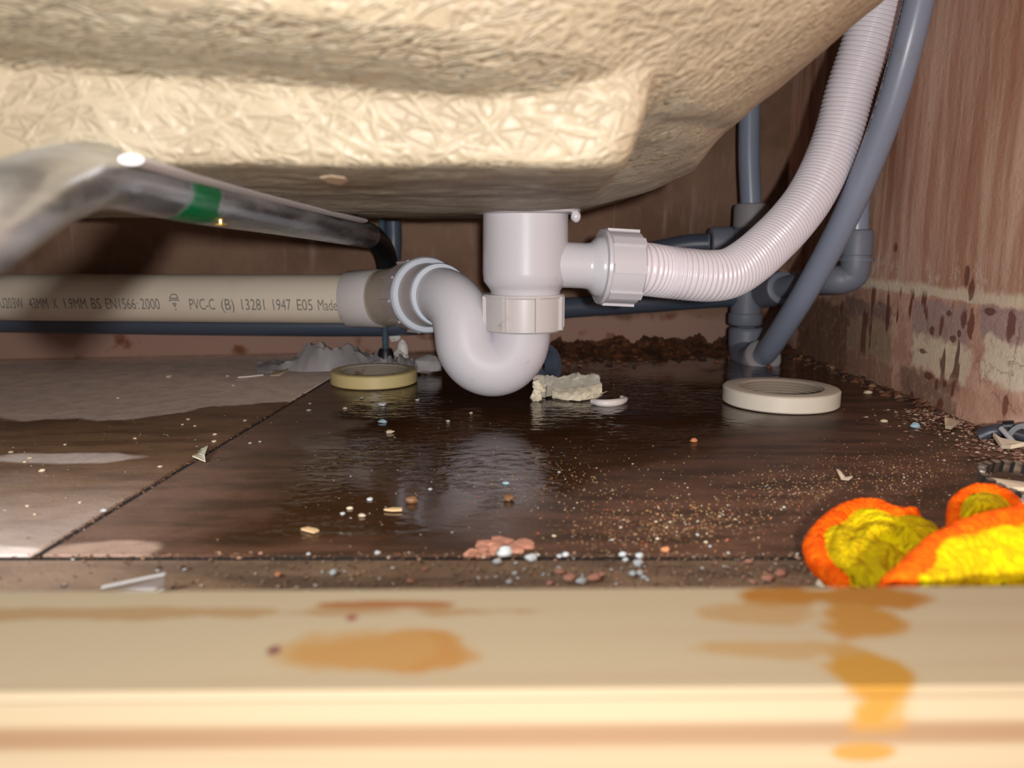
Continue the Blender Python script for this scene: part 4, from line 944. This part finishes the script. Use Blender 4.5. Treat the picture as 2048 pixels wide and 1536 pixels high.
grit('joint_grit', 'dark grit packed in the floor joints', 500, lambda: ((lambda y_: (jx(y_) + random.gauss(0, 0.0012), y_))(random.uniform(0.3, 0.62))) if random.random() < 0.5 else (random.uniform(-0.2, 0.22), YJ + random.gauss(0, 0.0014)), 0.0005, 0.0011, 'rubble')
grit('pale_grit', 'fine pale specks over the left tile', 260, lambda: (random.uniform(-0.40, -0.17), random.uniform(0.30, 0.56)), 0.0003, 0.0009, 'grit_pale', flat=.4)
grit('wet_specks', 'fine pale specks in the puddle', 260, w_cluster([(850, 830, 110, 30), (700, 1000, 130, 60), (900, 960, 160, 80), (1200, 720, 110, 20), (1300, 730, 120, 14)]), 0.0003, 0.0008, 'grit_pale', flat=.4)
grit('wall_crumbs', 'flaky crumbs heaped along the right wall foot', 1500, lambda: (XR - 0.003 - abs(random.gauss(0, 0.022)), random.uniform(0.34, 0.56)), 0.0006, 0.0024, 'flakes', flat=.45)
def rub(name, label, n, f_, smin, smax, mat):
    q = MB()
    for k in range(n):
        x, y_ = f_(); s_ = random.uniform(smin, smax); q.lump((x, y_, s_ * 0.3), s_ * random.uniform(.8, 1.5), s_, s_ * random.uniform(.5, .8), k, 0.5, 1)
    return tag(q.build(name, M[mat], smooth=False), label, 'rubble', kind='stuff')
rows = []
for j in range(26):
    row = []
    for i in range(150):
        x = 0.0 + 0.318 * i / 149; v = j / 25; yy = back_y(x) + 0.004 - 0.115 * (1 - v)
        p = Vector((x, yy, 0)); env = max(0.0, v - 0.12 - 0.25 * abs(mnoise.noise(Vector((x * 22, 3, 0))))) ** 0.8 * min(1, i / 25)
        k = 0.55 + 0.9 * mnoise.noise(p * 45) + 0.5 * abs(mnoise.noise(p * 120)) + 0.3 * mnoise.noise(p * 300)
        p.z = -0.0006 + env * 0.019 * max(0.0, k); row.append(p)
    rows.append(row)
hp = MB().grid(rows).build('mortar_heap', M['heap'], angle=22); tag(hp, 'low heap of wet brown mortar crumbs along the back wall foot', 'rubble', kind='stuff')
rub('brown_rubble', 'brown crumbled mortar along the back wall foot', 120, lambda: (lambda x: (x, back_y(x) - 0.015 - abs(random.gauss(0.02, 0.05))))(random.uniform(0.03, 0.30)), 0.0014, 0.0042, 'rubble')
rub('corner_rubble', 'brown crumbled mortar along the right wall foot', 120, lambda: (XR - abs(random.gauss(0, 0.010)), random.uniform(0.55, 0.86)), 0.001, 0.0036, 'rubble')

# labels of the scattered chips: each one by its place in its row, counted from the left of the picture
ORD = ['leftmost', 'second', 'third', 'fourth', 'fifth', 'sixth', 'seventh', 'eighth', 'ninth', 'tenth', 'eleventh', 'twelfth', 'thirteenth', 'fourteenth', 'fifteenth', 'sixteenth', 'seventeenth', 'eighteenth', 'nineteenth', 'twentieth', 'twenty-first', 'twenty-second', 'twenty-third', 'twenty-fourth', 'twenty-fifth', 'twenty-sixth', 'twenty-seventh', 'twenty-eighth']
for grp, what in ((WG, 'white stone chips by the front joint'), (PG, 'pinkish brick crumbs just behind the batten'), (SG, 'pale chips on the wet dark tile'), (DG, 'pale chips on the damp left tile')):
    mem = [o for o in COL.objects if o.get('group') == grp]
    mem.sort(key=lambda o: o.location.x / (o.location.y * cp + H * sp))
    for i, o in enumerate(mem):
        o['label'] = (ORD[i] + ' of the small ' + what) if i == 0 else (ORD[i] + ' from the left of the small ' + what)
